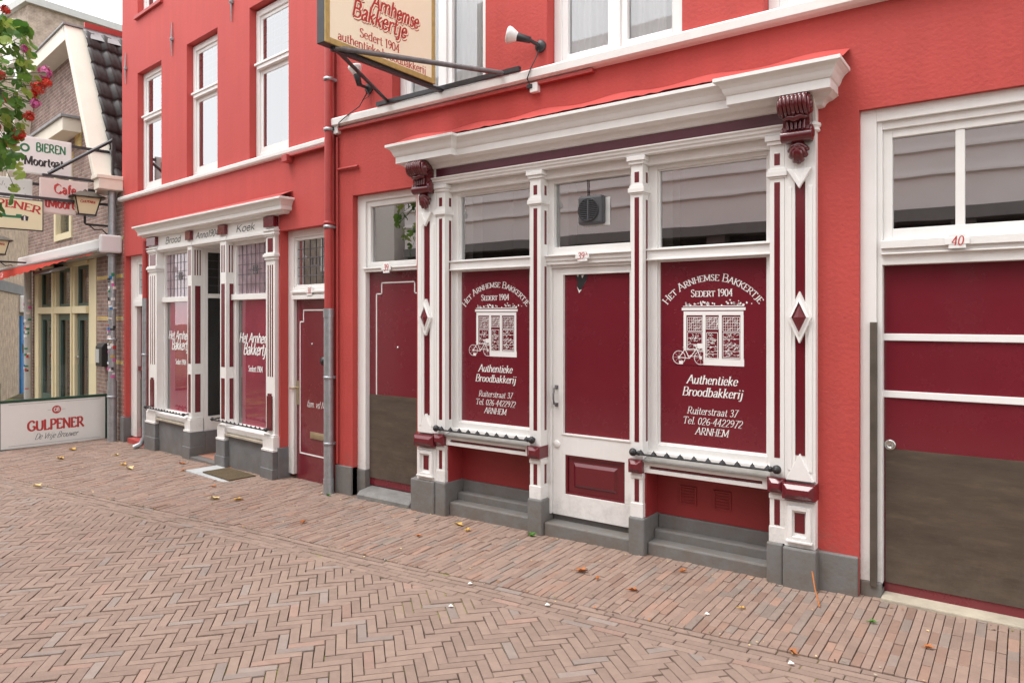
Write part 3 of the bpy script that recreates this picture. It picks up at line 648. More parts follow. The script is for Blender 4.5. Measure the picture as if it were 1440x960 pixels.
for i,(x0,x1) in enumerate(POSTS):
    p = MB(FA, 'white_paint'); xc = (x0+x1)/2; yf = -.055
    p.box(x0,x1,yf,.2,-1.49,1.205)
    for z0,z1,o in ((1.165,1.20,.026),(1.14,1.165,.014),(.965,.985,.01),(.93,.965,.018),(.918,.93,.008)): p.box(x0-o,x1+o,yf-o,.15,z0,z1)
    p.box(x0-.004,x1+.004,yf-.006,.15,-1.49,-1.385); p.box(x0-.004,x1+.004,yf-.006,.15,-1.20,-1.17)
    p.use('maroon_paint'); sw = .019
    for z0,z1 in ((1.005,1.085),(-.93,.895),(-1.375,-1.205)): p.box(xc-sw,xc+sw,yf-.002,yf+.01,z0,z1)
    if i < 3:
        segs = ((1.005,1.085),(.60,.88),(-.93,.42),(-1.37,-1.21)) if i == 1 else ((1.005,1.085),(-.93,.88),(-1.37,-1.21))
        for z0,z1 in segs: p.box(x1-.01,x1+.002,.0,.032,z0,z1)
    p.build('post', SF, .0025)
    block(x0-.008, x1+.008, -1.155, -1.055, -.088, .12, SF)
# plinth blocks under the shopfront
bs = MB(FA, 'grey_paint')
for x0,x1,y0,zt in ((-4.665,-4.372,-.085,-1.495),(-4.368,-4.245,-.075,-1.49),(-3.345,-3.205,-.075,-1.49),(-2.425,-2.295,-.075,-1.49),(-1.41,-1.302,-.075,-1.49),(-1.298,-1.092,-.10,-1.495)):
    bs = MB(FA, 'grey_paint'); bs.box(x0,x1,y0,.2,-2.2,zt); bs.build('plinth_block', SF, .012)
for x0,x1 in ((-4.245,-3.345),(-2.295,-1.41)):
    bs = MB(FA, 'grey_paint'); bs.box(x0,x1,-.02,.1,-2.2,-1.668); bs.box(x0,x1,.095,.176,-2.2,-1.60); bs.box(x0,x1,.172,.29,-2.2,-1.50); bs.build('window_step', SF, .012)
bs = MB(FA, 'grey_paint'); bs.box(-3.205,-2.425,-.04,.11,-2.2,-1.672); bs.box(-3.205,-2.425,.105,.25,-2.2,-1.615); bs.build('door_step', SF, .012)
for x0,x1 in ((-4.262,-3.33),(-2.315,-1.392)):
    rc = MB(FA, 'red_recess')
    rc.box(x0,x1,.178,.28,-1.498,-1.0)
    rc.box(x0,x0+.012,-.02,.178,-1.498,-1.06); rc.box(x1-.012,x1,-.02,.178,-1.498,-1.06); rc.build('recess_panel', SF, .002)
for x0 in (-2.12,-1.86):                       # vent grilles in the recess
    rc = MB(FA, 'red_recess'); rc.ring(x0,x0+.13,-1.40,-1.26,.012,.168,.18)
    for k in range(5): rc.box(x0+.012,x0+.118,.170,.18,-1.375+k*.022,-1.365+k*.022)
    rc.build('vent_grille', SF, .002)

def art(mb, o):                        # engraved drawing of the old shop with a delivery bicycle, 0.58 x 0.46
    f = plane(o, (1,0,0), (0,0,1)); S = lambda a,b,c,d,wd=.004: strip(mb,a,b,c,d,wd,f)
    rnd = random.Random(3)
    rect(mb,-.225,.245,.395,.415,f,.0003); rect(mb,-.21,.23,.36,.388,f,.0004); S(-.215,.425,.235,.425,.006)
    for i in range(46):                 # flowers on the cornice
        cx = rnd.choice((-.17,-.06,.02,.15,.2))+rnd.gauss(0,.028); cy = .432+abs(rnd.gauss(0,.016)); r = rnd.uniform(.004,.009)
        mb.add([f(cx+r*math.cos(t)*rnd.uniform(.5,1.3),cy+r*math.sin(t),.0006) for t in (0,1,2.1,3.1,4.2,5.2)], [(0,1,2,3,4,5)])
    for x in (-.20,-.055,.065,.22): rect(mb,x-.011,x+.011,0,.36,f,.0003)
    rect(mb,-.20,.235,.0,.045,f,.0002); S(-.2,.05,.235,.05,.006)
    for x0,x1,y0,y1 in ((-.18,-.07,.245,.345),(.085,.205,.245,.345),(-.04,.05,.26,.345)):
        S(x0,y0,x1,y0);S(x0,y1,x1,y1);S(x0,y0,x0,y1);S(x1,y0,x1,y1)
        for k in range(1,7): S(x0+(x1-x0)*k/7,y0,x0+(x1-x0)*k/7,y1,.0024)
        for k in range(1,5): S(x0,y0+(y1-y0)*k/5,x1,y0+(y1-y0)*k/5,.0024)
        for k in range(14): a = rnd.uniform(x0,x1); b = rnd.uniform(y0,y1); S(a,b,min(a+.022,x1),min(b+.02,y1),.003)
    for x0,x1,y0,y1 in ((-.18,-.07,.06,.235),(.085,.205,.06,.235),(-.035,.045,.03,.235)):
        S(x0,y0,x1,y0);S(x0,y1,x1,y1);S(x0,y0,x0,y1);S(x1,y0,x1,y1)
        for k in range(70 if x0 < .08 else 85):
            a = rnd.uniform(x0,x1-.012); b = rnd.uniform(y0,y1-.01); S(a,b,a+rnd.uniform(.005,.02),b+rnd.uniform(-.006,.016),rnd.uniform(.0015,.0045))
        for k in range(1,4): S(x0,y0+(y1-y0)*k/4,x1,y0+(y1-y0)*k/4,.003)
    mb.use('maroon_board'); rect(mb,-.29,-.06,-.004,.10,f,.0008); mb.use('lettering_white')
    g = plane(Vector(o)+Vector((0,-.0012,0)), (1,0,0), (0,0,1))
    for cx in (-.245,-.08):
        circ(mb,cx,.05,.048,.004,g); circ(mb,cx,.05,.008,.005,g,10)
        for k in range(8): t = k*math.pi/4; strip(mb,cx,.05,cx+.046*math.cos(t),.05+.046*math.sin(t),.0012,g)
    for a in ((-.245,.05,-.20,.11),(-.20,.11,-.11,.115),(-.20,.115,-.165,.045),(-.165,.045,-.11,.115),(-.245,.05,-.165,.045),(-.08,.05,-.12,.14),(-.135,.145,-.10,.142),(-.215,.125,-.185,.125)): strip(mb,*a,.0055,g)
    rect(mb,-.105,-.045,.12,.155,g); rect(mb,-.245,-.215,.0,.025,g)
def panel_text(mb, xc, y):
    W = lambda z: plane((xc,y,z),(1,0,0),(0,0,1))
    text(mb, 'Het Arnhemse Bakkertje', arc((xc,y,.264),(1,0,0),(0,0,1),.418), .054, width=.418*2*R(54), thick=.135, thin=.06, caps=True)
    text(mb, 'Sedert 1904', W(.15), .05, width=.31, thick=.15, thin=.06, caps=True)
    for t,z,sz,wd,th in (('Authentieke',-.483,.062,.375,.15),('Broodbakkerij',-.572,.062,.445,.15),('Ruiterstraat 37',-.704,.05,.37,.105),('Tel. 026-4422972',-.778,.05,.44,.105),('ARNHEM',-.85,.05,.245,.12)):
        text(mb, t, W(z), sz, width=wd, thick=th, thin=.05, slant=.22)
    art(mb, (xc,y,-.345))
def shop_window(x0, x1, g0, g1):
    f = MB(FA, 'white_paint'); yf, yb = .045, .11
    f.box(x0,g0,yf,yb,-1.03,1.135); f.box(g1,x1,yf,yb,-1.03,1.135)
    f.box(g0,g1,yf,yb,1.105,1.135); f.box(g0,g1,yf,yb,-1.03,-.948)
    f.box(x0,x1,.012,yb+.002,.432,.497); f.box(x0,x1,-.002,yb-.02,.497,.51); f.box(x0,x1,.002,yb-.02,.424,.436)
    f.ring(g0,g1,.51,1.105,.012,yf+.018,yb); f.ring(g0,g1,-.948,.424,.012,yf+.018,yb)
    f.box(x0,x1,.02,yb,-1.045,-1.005)
    o = f.build('shop_window', A, .003)
    p = MB(FA, 'glass'); p.quad((g0,.088,.51),(g1,.088,.51),(g1,.088,1.11),(g0,.088,1.11)); p.build('pane', o)
    b = MB(FA, 'maroon_board'); b.box(g0+.005,g1-.005,.084,.10,-.945,.43); b.build('panel', o)
    t = MB(FA, 'lettering_white'); panel_text(t, (g0+g1)/2+.0, .082); t.build('lettering', o)
    a = MB(FA, 'white_paint')                 # apron under the sill
    a.box(x0,x1,-.05,.01,-1.098,-1.07); a.box(x0,x1,-.05,.01,-1.15,-1.122); a.box(x0,x0+.05,-.05,.01,-1.122,-1.098); a.box(x1-.05,x1,-.05,.01,-1.122,-1.098)
    a.use('maroon_paint'); a.box(x0+.05,x1-.05,-.03,.005,-1.122,-1.098); a.build('apron', o, .002)
    z = MB(FA, 'zinc'); z.add([(x0,.045,-1.035),(x1,.045,-1.035),(x1,-.075,-1.062),(x0,-.075,-1.062),(x0,-.075,-1.069),(x1,-.075,-1.069),(x1,.045,-1.069),(x0,.045,-1.069)], [(0,3,2,1),(3,4,5,2),(4,7,6,5),(0,7,4,3),(1,2,5,6)]); z.build('sill', o)
    return o
shop_window(-4.262,-3.33,-4.19,-3.405); shop_window(-2.315,-1.392,-2.245,-1.437)
# pale things seen through the transom panes
for xi in (-4.19,-3.17,-2.25): ip = MB(FA, 'interior_pale'); ip.box(xi,xi+.08,.16,.3,.5,1.12); ip.build('blind', SF)
# door of 39A
d = MB(FA, 'white_paint'); x0,x1 = -3.223,-2.41
d.box(x0,-3.165,.05,.12,.51,1.135); d.box(-2.47,x1,.05,.12,.51,1.135); d.box(-3.165,-2.47,.05,.12,1.10,1.135); d.box(-3.165,-2.47,.05,.12,.51,.575)
d.box(x0,x1,.02,.12,.46,.51); d.box(x0,x1,.0,.1,.497,.509); d.box(x0,x1,.03,.12,.43,.46)
d.box(x0,-3.19,.045,.14,-1.62,.46); d.box(-2.43,x1,.045,.14,-1.62,.46); d.box(-3.19,-2.43,.055,.14,.405,.43)
DF = d.build('door_frame', A, .003)
p = MB(FA, 'glass'); p.quad((-3.165,.095,.575),(-2.47,.095,.575),(-2.47,.095,1.10),(-3.165,.095,1.10)); p.build('pane', DF)
d = MB(FA, 'white_paint'); x0,x1 = -3.188,-2.432
d.box(x0,-3.10,.075,.12,-1.625,.403); d.box(-2.47,x1,.075,.12,-1.625,.403); d.box(-3.10,-2.47,.075,.12,.36,.403); d.box(-3.10,-2.47,.075,.12,-1.125,-.965)
d.box(-3.10,-2.47,.075,.12,-1.625,-1.445); d.box(-3.10,-3.07,.075,.12,-1.445,-1.125); d.box(-2.53,-2.47,.075,.12,-1.445,-1.125)
d.ring(-3.10,-2.47,-.965,.36,.014,.068,.11)
DR = d.build('shop_door', A, .003)
b = MB(FA, 'maroon_board'); b.box(-3.09,-2.48,.098,.115,-.955,.35); b.build('panel', DR)
b = MB(FA, 'maroon_paint'); b.ring(-3.072,-2.528,-1.447,-1.123,.02,.082,.11); b.box(-3.052,-2.548,.098,.115,-1.427,-1.143)
b.add([(-3.0,.098,-1.385),(-2.6,.098,-1.385),(-2.6,.098,-1.185),(-3.0,.098,-1.185),(-2.975,.082,-1.36),(-2.625,.082,-1.36),(-2.625,.082,-1.21),(-2.975,.082,-1.21)], [(0,1,5,4),(1,2,6,5),(2,3,7,6),(3,0,4,7),(4,5,6,7)])
b.build('lower_panel', DR, .002)
h = MB(FA, 'worn_steel'); h.tube([(-3.15,.072,-.575),(-3.15,.035,-.585),(-3.15,.022,-.63),(-3.15,.022,-.67),(-3.15,.035,-.712),(-3.15,.072,-.722)], .008, 8); h.box(-3.165,-3.135,.066,.076,-.59,-.56); h.box(-3.165,-3.135,.066,.076,-.735,-.705); h.build('handle', DR)
h = MB(FA, 'white_paint'); h.lathe((-3.148,.076,-1.045), [(.032,0),(.032,-.006),(.024,-.012),(0,-.012)], 16, (0,1,0)); h.build('lock', DR)
st = MB(FA, 'iron'); f = plane((-2.93,.0965,.36),(1,0,0),(0,0,1))
pts = [(-.06,-.008),(.06,-.008),(.052,-.06),(.022,-.10),(.004,-.135),(-.02,-.16),(-.042,-.11),(-.036,-.07)]
st.add([f(u,v,0) for u,v in pts], [tuple(range(8))]); st.use('litter_white')
for q in ([(-.04,-.11),(-.02,-.165),(.006,-.135),(-.018,-.14)],[(.02,-.1),(.055,-.055),(.035,-.08)],[(-.045,-.01),(-.02,-.01),(-.03,-.035)],[(.0,-.02),(.028,-.015),(.01,-.045)]): st.add([f(u,v,.001) for u,v in q], [tuple(range(len(q)))])
st.build('torn_sticker', DR)
# extractor fan in the transom pane
fan = thing('extractor_fan', FA, (-2.8,.06,.73), 'dark grey square extractor fan mounted in the glass above the shop door', 'extractor fan')
h = MB(FA, 'dark_grille'); h.box(-2.915,-2.695,.012,.088,.735,.965); h.build('housing', fan, .02)
h = MB(FA, 'black_plastic'); h.lathe((-2.815,.010,.85), [(.093,0),(.093,-.006),(.084,-.006),(.084,.002),(0,.002)], 28, (0,1,0)); h.build('inlet', fan)
h = MB(FA, 'dark_grille')
for k in range(11):
    zz = .85-.075+k*.015; hw = math.sqrt(max(.083**2-(zz-.85)**2, 0)); h.box(-2.815-hw,-2.815+hw,.002,.008,zz-.003,zz+.003)
h.box(-2.82,-2.81,.0,.006,.767,.933); h.build('grille', fan)
h = MB(FA, 'sign_white'); h.box(-2.90,-2.665,.089,.094,.728,.95); h.build('backplate', fan)
h = MB(FA, 'black_plastic'); h.tube([(-2.86,.085,.966),(-2.862,.083,1.10)], .004, 6); h.build('cable', fan)

# ---- door 39
d = MB(FA, 'white_paint'); x0,x1 = -5.553,-4.66
d.box(x0,-5.435,.065,.2,-1.545,1.236); d.box(-4.70,x1,.065,.2,-1.60,1.236); d.box(-5.435,-4.70,.065,.2,1.17,1.236)
d.ring(-5.435,-4.70,.50,1.17,.055,.085,.15); d.box(-5.44,-4.70,.05,.16,.455,.50); d.box(-5.45,-4.70,.035,.13,.484,.50)
DF = d.build('door_frame', A, .003)
p = MB(FA, 'glass'); p.quad((-5.38,.118,.555),(-4.755,.118,.555),(-4.755,.118,1.115),(-5.38,.118,1.115)); p.build('pane', DF)
d = MB(FA, 'maroon_board'); d.box(-5.434,-4.702,.12,.16,-1.70,.452)
L39 = d.build('house_door', A)
k = MB(FA, 'kick_plate'); k.box(-5.42,-4.71,.112,.119,-1.625,-.78); k.build('kick_plate', L39)
k = MB(FA, 'lettering_white')
pts = [(-5.33,-.775),(-5.33,.235),(-5.255,.235),(-5.255,.345),(-4.80,.345),(-4.80,.235),(-4.73,.235)]
for a,b in zip(pts,pts[1:]): k.box(min(a[0],b[0])-.006,max(a[0],b[0])+.006,.115,.119,min(a[1],b[1])-.006,max(a[1],b[1])+.006)
k.build('white_line', L39)
k = MB(FA, 'chrome'); k.lathe((-5.03,.118,-.30), [(.012,0),(.012,-.006),(0,-.008)], 10, (0,1,0)); k.build('peephole', L39)
s = MB(FA, 'grey_stone'); s.prism([(-.065,-2.2),(-.065,-1.765),(-.03,-1.73),(.2,-1.70),(.2,-2.2)], 'x', -5.43,-4.70); s.build('door_step', A, .02)
# ---- door 40
d = MB(FA, 'white_paint'); x0,x1 = -.858,1.5
d.box(x0,-.765,.035,.2,-1.655,1.30); d.box(-.765,x1,.035,.2,1.22,1.30); d.box(-.765,-.735,.055,.2,-1.70,1.22); d.box(-.735,x1,.06,.2,1.17,1.22)
for a,b in ((-.735,-.335),(-.335+.0,.55),):
    pass
d.ring(-.735,1.5,.475,1.17,.052,.08,.15,wb=.075); 
for xm in (-.325,.15,.65): d.box(xm-.024,xm+.024,.085,.15,.55,1.118)
d.box(-.74,1.5,.02,.16,.425,.475); d.box(-.74,1.5,.04,.16,.395,.425); d.box(-.74,1.5,.055,.16,.325,.395); d.box(-.74,1.5,.03,.15,.388,.398)
DF40 = d.build('door_frame', A, .003)
p = MB(FA, 'glass')
for a,b in ((-.683,-.349),(-.301,.126),(.174,.626),(.674,1.45)): p.quad((a,.112,.55),(b,.112,.55),(b,.112,1.118),(a,.112,1.118))
p.build('pane', DF40)
d = MB(FA, 'maroon_board'); d.box(-.733,1.5,.12,.17,-1.73,.325)
L40 = d.build('garage_door', A)
k = MB(FA, 'kick_plate'); k.box(-.725,1.5,.113,.119,-1.665,-.825); k.build('kick_plate', L40)
for za,zb in ((-.146,-.102),(-.503,-.460)):
    k = MB(FA, 'window_white'); k.box(-.74,1.5,.108,.121,za,zb); k.build('white_stripe', L40, .003)
k = MB(FA, 'chrome'); k.lathe((-.70,.118,-.80), [(.033,0),(.033,-.01),(.022,-.014),(.018,-.008),(0,-.008)], 18, (0,1,0)); k.build('lock', L40)
k = MB(FA, 'brown_metal'); k.box(-.80,-.762,.015,.06,-1.68,-.03); k.build('edge_guard', DF40, .003)
s = MB(FA, 'cream_stone'); s.box(-.735,1.5,-.02,.2,-2.2,-1.725); s.build('threshold', A, .008)

# ---- house number plates
def plate(fr, x, y, z, wd, ht, num, label, small=None):
    t = thing('house_number_plate', fr, (x,y,z-ht/2), label, 'house number', 'house number plates')
    b = MB(fr, 'window_white'); q = .22*ht
    b.box(x-wd/2+q,x+wd/2-q,y-.008,y,z-ht/2,z+ht/2); b.box(x-wd/2,x+wd/2,y-.0105,y-.002,z-ht*.22,z+ht*.25); b.build('plate', t, .002)
    n = MB(fr, 'letter_red'); m = plane((x-(.012 if small else 0),y-.0115,z-ht*.28),(1,0,0),(0,0,1))
    text(n, num, m, ht*.62, width=wd*.5, thick=.12, thin=.06, slant=.15, serif=False)
    if small: text(n, small, plane((x+wd*.33,y-.0115,z+ht*.05),(1,0,0),(0,0,1)), ht*.25, thick=.14, thin=.1, serif=False)
    n.build('number', t)
plate(FA,-5.10,.034,.485,.13,.10,'39','white number plate 39 above the maroon door beside the drainpipe')
plate(FA,-2.86,.0,.485,.125,.085,'39','white number plate 39A above the shop door between the two lettered windows','A')
plate(FA,-.335,.02,.447,.125,.085,'40','white number plate 40 above the wide striped maroon door at right')

# ---- spiked rails on the window sills
def rail(fr, x0, x1, y, z, n, label, sz=1.0):
    t = thing('spiked_sill_rail', fr, ((x0+x1)/2,y,z), label, 'spiked rail', 'black spiked rails on the shop window sills')
    b = MB(fr, 'iron'); b.box(x0,x1,y-.016,y+.016,z-.004,z+.004); b.build('bar', t)
    s = MB(fr, 'iron')
    for i in range(n):
        xx = x0+.06+(x1-x0-.12)*i/(n-1); h = .037*sz; r = .021*sz; rot = random.uniform(.2,.9)
        vs = [(xx+r*1.3*math.cos(rot+k*math.pi/2), y+r*math.sin(rot+k*math.pi/2), z+.004) for k in range(4)]+[(xx,y,z+h)]
        s.add(vs, [(0,1,4),(1,2,4),(2,3,4),(3,0,4)])
    s.build('spikes', t)
    for xe,sg in ((x0,-1),(x1,1)):
        k = MB(fr, 'iron'); k.ball((xe+sg*.0,y-.01,z+.012), .03*sz,.026*sz,.03*sz); k.ball((xe-sg*.045,y,z+.008), .02*sz,.02*sz,.02*sz, 8, 6); k.ball((xe,y-.035*sz,z+.012), .014*sz,.012*sz,.014*sz, 8, 6)
        k.tube([(xe,y,z+.01),(xe,.02,z+.02)], .012*sz, 8); k.build('end_knob', t)
rail(FA,-4.335,-3.285,-.085,-1.015,10,'black spiked iron rail on the sill of the lettered window left of shop door 39A')
rail(FA,-2.375,-1.335,-.085,-1.012,10,'black spiked iron rail on the sill of the lettered window right of shop door 39A')

# ---- hanging bakery sign
sg = thing('hanging_sign', FA, (-4.26,-.06,2.04), 'cream hanging sign with red script lettering on a dark bracket above number 39', 'sign')
X0, X1, Y0, Y1, Z0, Z1 = -4.345,-4.245,-1.42,-.20,2.06,3.05
b = MB(FA, 'dark_steel'); b.box(X0,X1-.012,Y0,Y1,Z0,Z1); b.build('box', sg, .004)
b = MB(FA, 'sign_gold')
for (a,c,e,g) in ((Y0,Y0+.045,Z0,Z1),(Y1-.045,Y1,Z0,Z1),(Y0+.045,Y1-.045,Z0,Z0+.045),(Y0+.045,Y1-.045,Z1-.045,Z1)): b.box(X1-.014,X1,a,c,e,g)
b.build('frame', sg, .004)
b = MB(FA, 'sign_cream'); b.box(X1-.014,X1-.006,Y0+.045,Y1-.045,Z0+.045,Z1-.045); b.build('board', sg)
b = MB(FA, 'letter_red'); PL = lambda yc,z: plane((X1-.004,yc,z),(0,1,0),(0,0,1))
for t,yc,z,sz,wd in (('Het',-1.14,2.50,.115,.20),('Arnhemse',-.69,2.475,.125,.54),('Bakkertje',-.865,2.345,.13,.60)):
    b.use('letter_red'); text(b, t, PL(yc,z), sz, width=wd, thick=.215, thin=.145, nib=.4, slant=.22, serif=False, d=(.012,-.012))
    b.use('sign_cream'); text(b, t, PL(yc,z), sz, width=wd, thick=.20, thin=.13, nib=.4, slant=.22, serif=False, d=(.007,-.007), off=.0015)
    b.use('letter_red'); text(b, t, PL(yc,z), sz, width=wd, thick=.155, thin=.085, nib=.4, slant=.22, serif=False, off=.003)
text(b, 'Sedert 1904', PL(-.86,2.205), .068, width=.44, thick=.15, thin=.05)
text(b, 'authentieke broodbakkerij', PL(-.81,2.115), .066, width=.98, thick=.15, thin=.05)
b.build('lettering', sg)
b = MB(FA, 'worn_steel')
b.tube([(-4.28,-1.30,2.055),(-3.585,-.075,2.06)], .022, 4); b.build('strut', sg)
b = MB(FA, 'dark_steel'); b.tube([(-4.28,-1.30,2.05),(-4.98,-.075,2.075)], .022, 4); b.build('strut', sg)
b = MB(FA, 'dark_steel'); b.box(-5.12,-3.42,-.09,-.055,2.048,2.085); b.box(-4.31,-4.27,-1.32,-.055,2.03,2.058); b.build('mounting_bar', sg)
# ---- lamps, junction boxes
def spot(px, pz, head, dirv, cable, label):
    t = thing('wall_spotlight', FA, (px,0,pz-.06), label, 'spotlight', 'spotlights on the upper wall')
    b = MB(FA, 'black_plastic'); b.lathe((px,0,pz), [(.05,0),(.05,-.02),(.035,-.035),(0,-.035)], 14, (0,1,0)); b.build('base', t)
    h = Vector(head); dv = Vector(dirv).normalized()
    b = MB(FA, 'black_plastic'); b.tube([(px,-.02,pz),((px+h.x)/2,-.09,(pz+h.z)/2),h], .016, 8); b.lathe(h, [(0,-.01),(.026,-.008),(.03,.05),(.036,.10),(.034,.105)], 14, dv); b.build('arm', t)
    b = MB(FA, 'lamp_white'); b.lathe(h+dv*.095, [(.03,0),(.042,.02),(.066,.065),(.07,.085),(.062,.095),(0,.098)], 18, dv); b.build('bulb', t)
    b = MB(FA, 'black_plastic'); b.tube(cable, .005, 6); b.build('cable', t)
    return t
spot(-3.256,2.235,(-3.29,-.12,2.26),(-.75,-.45,.25),[(-3.256,-.03,2.2),(-3.28,-.05,2.12),(-3.30,-.088,2.04),(-3.335,-.09,1.96),(-3.33,-.03,1.90)],'wall spotlight with white bulb between the two upper windows, right of the sign')
spot(-5.302,2.273,(-5.31,-.13,2.28),(-.15,-.2,1),[(-5.302,-.04,2.25),(-5.25,-.05,2.18),(-5.34,-.06,2.15),(-5.30,-.04,2.22),(-5.40,-.05,2.1),(-5.55,-.088,2.02),(-5.66,-.09,1.97),(-5.72,-.03,1.93)],'wall spotlight with upturned white bulb behind the sign bracket by the drainpipe')
for x, z, lb in ((-3.30,1.895,'small white cable junction box below the sill, under the right spotlight'),(-5.765,1.925,'small white cable junction box beside the red drainpipe under the sill')):
    t = thing('junction_box', FA, (x,0,z-.045), lb, 'junction box', 'cable junction boxes')
    b = MB(FA, 'window_white'); b.box(x-.038,x+.038,-.05,0,z-.04,z+.04); b.build('box', t, .006)
    b = MB(FA, 'black_plastic'); b.box(x-.06,x-.01,-.062,-.03,z-.005,z+.03); b.build('plug', t, .004)
# ---- drainpipe between the two red buildings
dp = thing('drainpipe', FA, (-5.83,-.07,-1.81), 'round downpipe, red above and grey galvanised below, between the two red buildings', 'drainpipe')
b = MB(FA, 'red_pipe'); b.tube([(-5.835,-.075,TOP),(-5.835,-.075,.06)], .042, 16); b.build('upper_pipe', dp)
b = MB(FA, 'galvanised'); b.tube([(-5.835,-.075,.09),(-5.835,-.075,-1.84)], .049, 16); b.tube([(-5.835,-.075,.09),(-5.835,-.075,.0)], .054, 16); b.tube([(-5.835,-.075,-1.66),(-5.835,-.075,-1.84)], .054, 16); b.build('lower_pipe', dp)
for z, m in ((2.45,'galvanised'),(1.93,'galvanised'),(.97,'red_pipe'),(.93,'galvanised'),(-.62,'galvanised'),(-1.3,'galvanised')):
    b = MB(FA, m); b.lathe((-5.835,-.075,z), [(.044,-.016),(.052,-.016),(.052,.016),(.044,.016)], 16); b.box(-5.835,-5.79,-.08,0,z-.012,z+.012); b.build('clamp', dp)

# ------------------------------------------------------------------ left building
Bd = thing('red_corner_shop_building', FB, (-2.8,0,-1.87), 'tall red stucco building with three upper windows and small leaded shopfront, left of the drainpipe', 'building')
XB0, XB1, TB = -5.66, .035, 9.0
wb = MB(FB, 'red_stucco_hazed')
holesB = [(-5.53,-4.72,-2.4,.95,.15),(-4.55,-1.03,-2.4,1.16,.3),(-1.0,-.10,-2.4,.98,.2),
          (-5.055,-4.2,1.885,3.69,.22),(-3.385,-2.505,1.885,3.70,.22),(-1.695,-.825,1.885,3.71,.22),
          (-5.055,-4.2,4.55,6.3,.22),(-3.385,-2.505,4.55,6.3,.22),(-1.695,-.825,4.55,6.3,.22)]
wallgrid(wb, XB0, XB1, -2.4, TB, holesB, .2)
wb.quad((XB0,0,-2.4),(XB0,3,-2.4),(XB0,3,TB),(XB0,0,TB)); wb.quad((XB1,0,-2.4),(XB1,3,-2.4),(XB1,3,TB),(XB1,0,TB)); wb.quad((XB0,0,TB),(XB1,0,TB),(XB1,5,TB),(XB0,5,TB))
wb.build('wall', Bd)
for q_ in ((XB0-.005,-5.53,-.03,.1,-2.4,-1.55),(-5.53,-5.40,.10,.2,-2.4,-1.62),(-.10,.0,-.025,.1,-2.4,-1.50),(-1.02,-.99,-.03,.14,-2.4,-1.48)):
    pl = MB(FB, 'bluestone'); pl.box(*q_); pl.build('plinth', Bd, .008)
sb = MB(FB, 'white_paint'); sb.sweep([(-.02,1.80),(.035,1.81),(.05,1.83),(.052,1.865),(.045,1.875),(-.2,1.89)], [(XB0,0,-1,0),(XB0,0,-1,-1),(0,0,0,-1)]); sb.build('sill_band', Bd)
cd = MB(FB, 'red_pipe'); cd.box(-.83,-.72,-.09,-.002,1.72,1.80); cd.box(-.72,.0,-.06,-.002,1.775,1.80); cd.build('ledge', Bd, .004)
def sash(x0, x1, z0, z1, zt):
    y = .085; f = MB(FB, 'white_paint'); f.ring(x0,x1,z0,z1,.075,y,y+.09,wb=.07); f.box(x0+.075,x1-.075,y-.03,y+.09,zt-.035,zt+.035); f.box(x0+.03,x1-.03,y-.045,y,zt+.012,zt+.04)
    f.ring(x0+.075,x1-.075,z0+.07,zt-.035,.055,y+.02,y+.08,wb=.08); f.ring(x0+.075,x1-.075,zt+.035,z1-.075,.045,y+.02,y+.08)
    o = f.build('window', Bd, .004)
    p = MB(FB, 'glass_upper'); a,b = x0+.125,x1-.125
    p.quad((a,y+.028,z0+.14),(b,y+.028,z0+.14),(b,y+.028,zt-.085),(a,y+.028,zt-.085)); p.quad((a,y+.028,zt+.075),(b,y+.028,zt+.075),(b,y+.028,z1-.115),(a,y+.028,z1-.115)); p.build('pane', o)
    c = MB(FB, 'lead_came')
    for k in range(1,5): c.box(a+(b-a)*k/5-.003,a+(b-a)*k/5+.003,y+.029,y+.032,zt+.075,z1-.115)
    for k in range(1,5): c.box(a,b,y+.0295,y+.0315,zt+.075+(z1-.19-zt)*k/5-.003,zt+.075+(z1-.19-zt)*k/5+.003)
    c.build('leading', o)
    c = MB(FB, 'interior_pale'); c.quad((x0,y+.35,z0),(x1,y+.35,z0),(x1,y+.35,z1),(x0,y+.35,z1)); c.build('blind', o)
for a,b in ((-5.055,-4.2),(-3.385,-2.505),(-1.695,-.825)): sash(a+.002,b-.002,1.889,3.69,3.0); sash(a+.002,b-.002,4.553,6.29,5.6)
for a,b in ((-5.055,-4.2),(-3.385,-2.505),(-1.695,-.825)): sl2 = MB(FB, 'red_pipe'); sl2.box(a-.05,b+.05,-.04,.1,4.50,4.549); sl2.build('window_ledge', Bd, .004)
for x,z0,z1 in ((-5.483,3.62,4.10),(-3.823,3.65,4.12),(-2.111,3.66,4.14),(-.45,3.68,4.16)):
    b = MB(FB, 'lead'); zc = (z0+z1)/2; b.tube([(x,-.012,z0),(x,-.018,zc-.03),(x,-.018,zc+.03),(x,-.012,z1)], [.006,.013,.013,.006], 6); b.box(x-.03,x+.03,-.03,-.002,zc-.02,zc+.02); b.ball((x,-.03,zc),.018,.015,.018,8,6); b.build('wall_anchor', Bd)
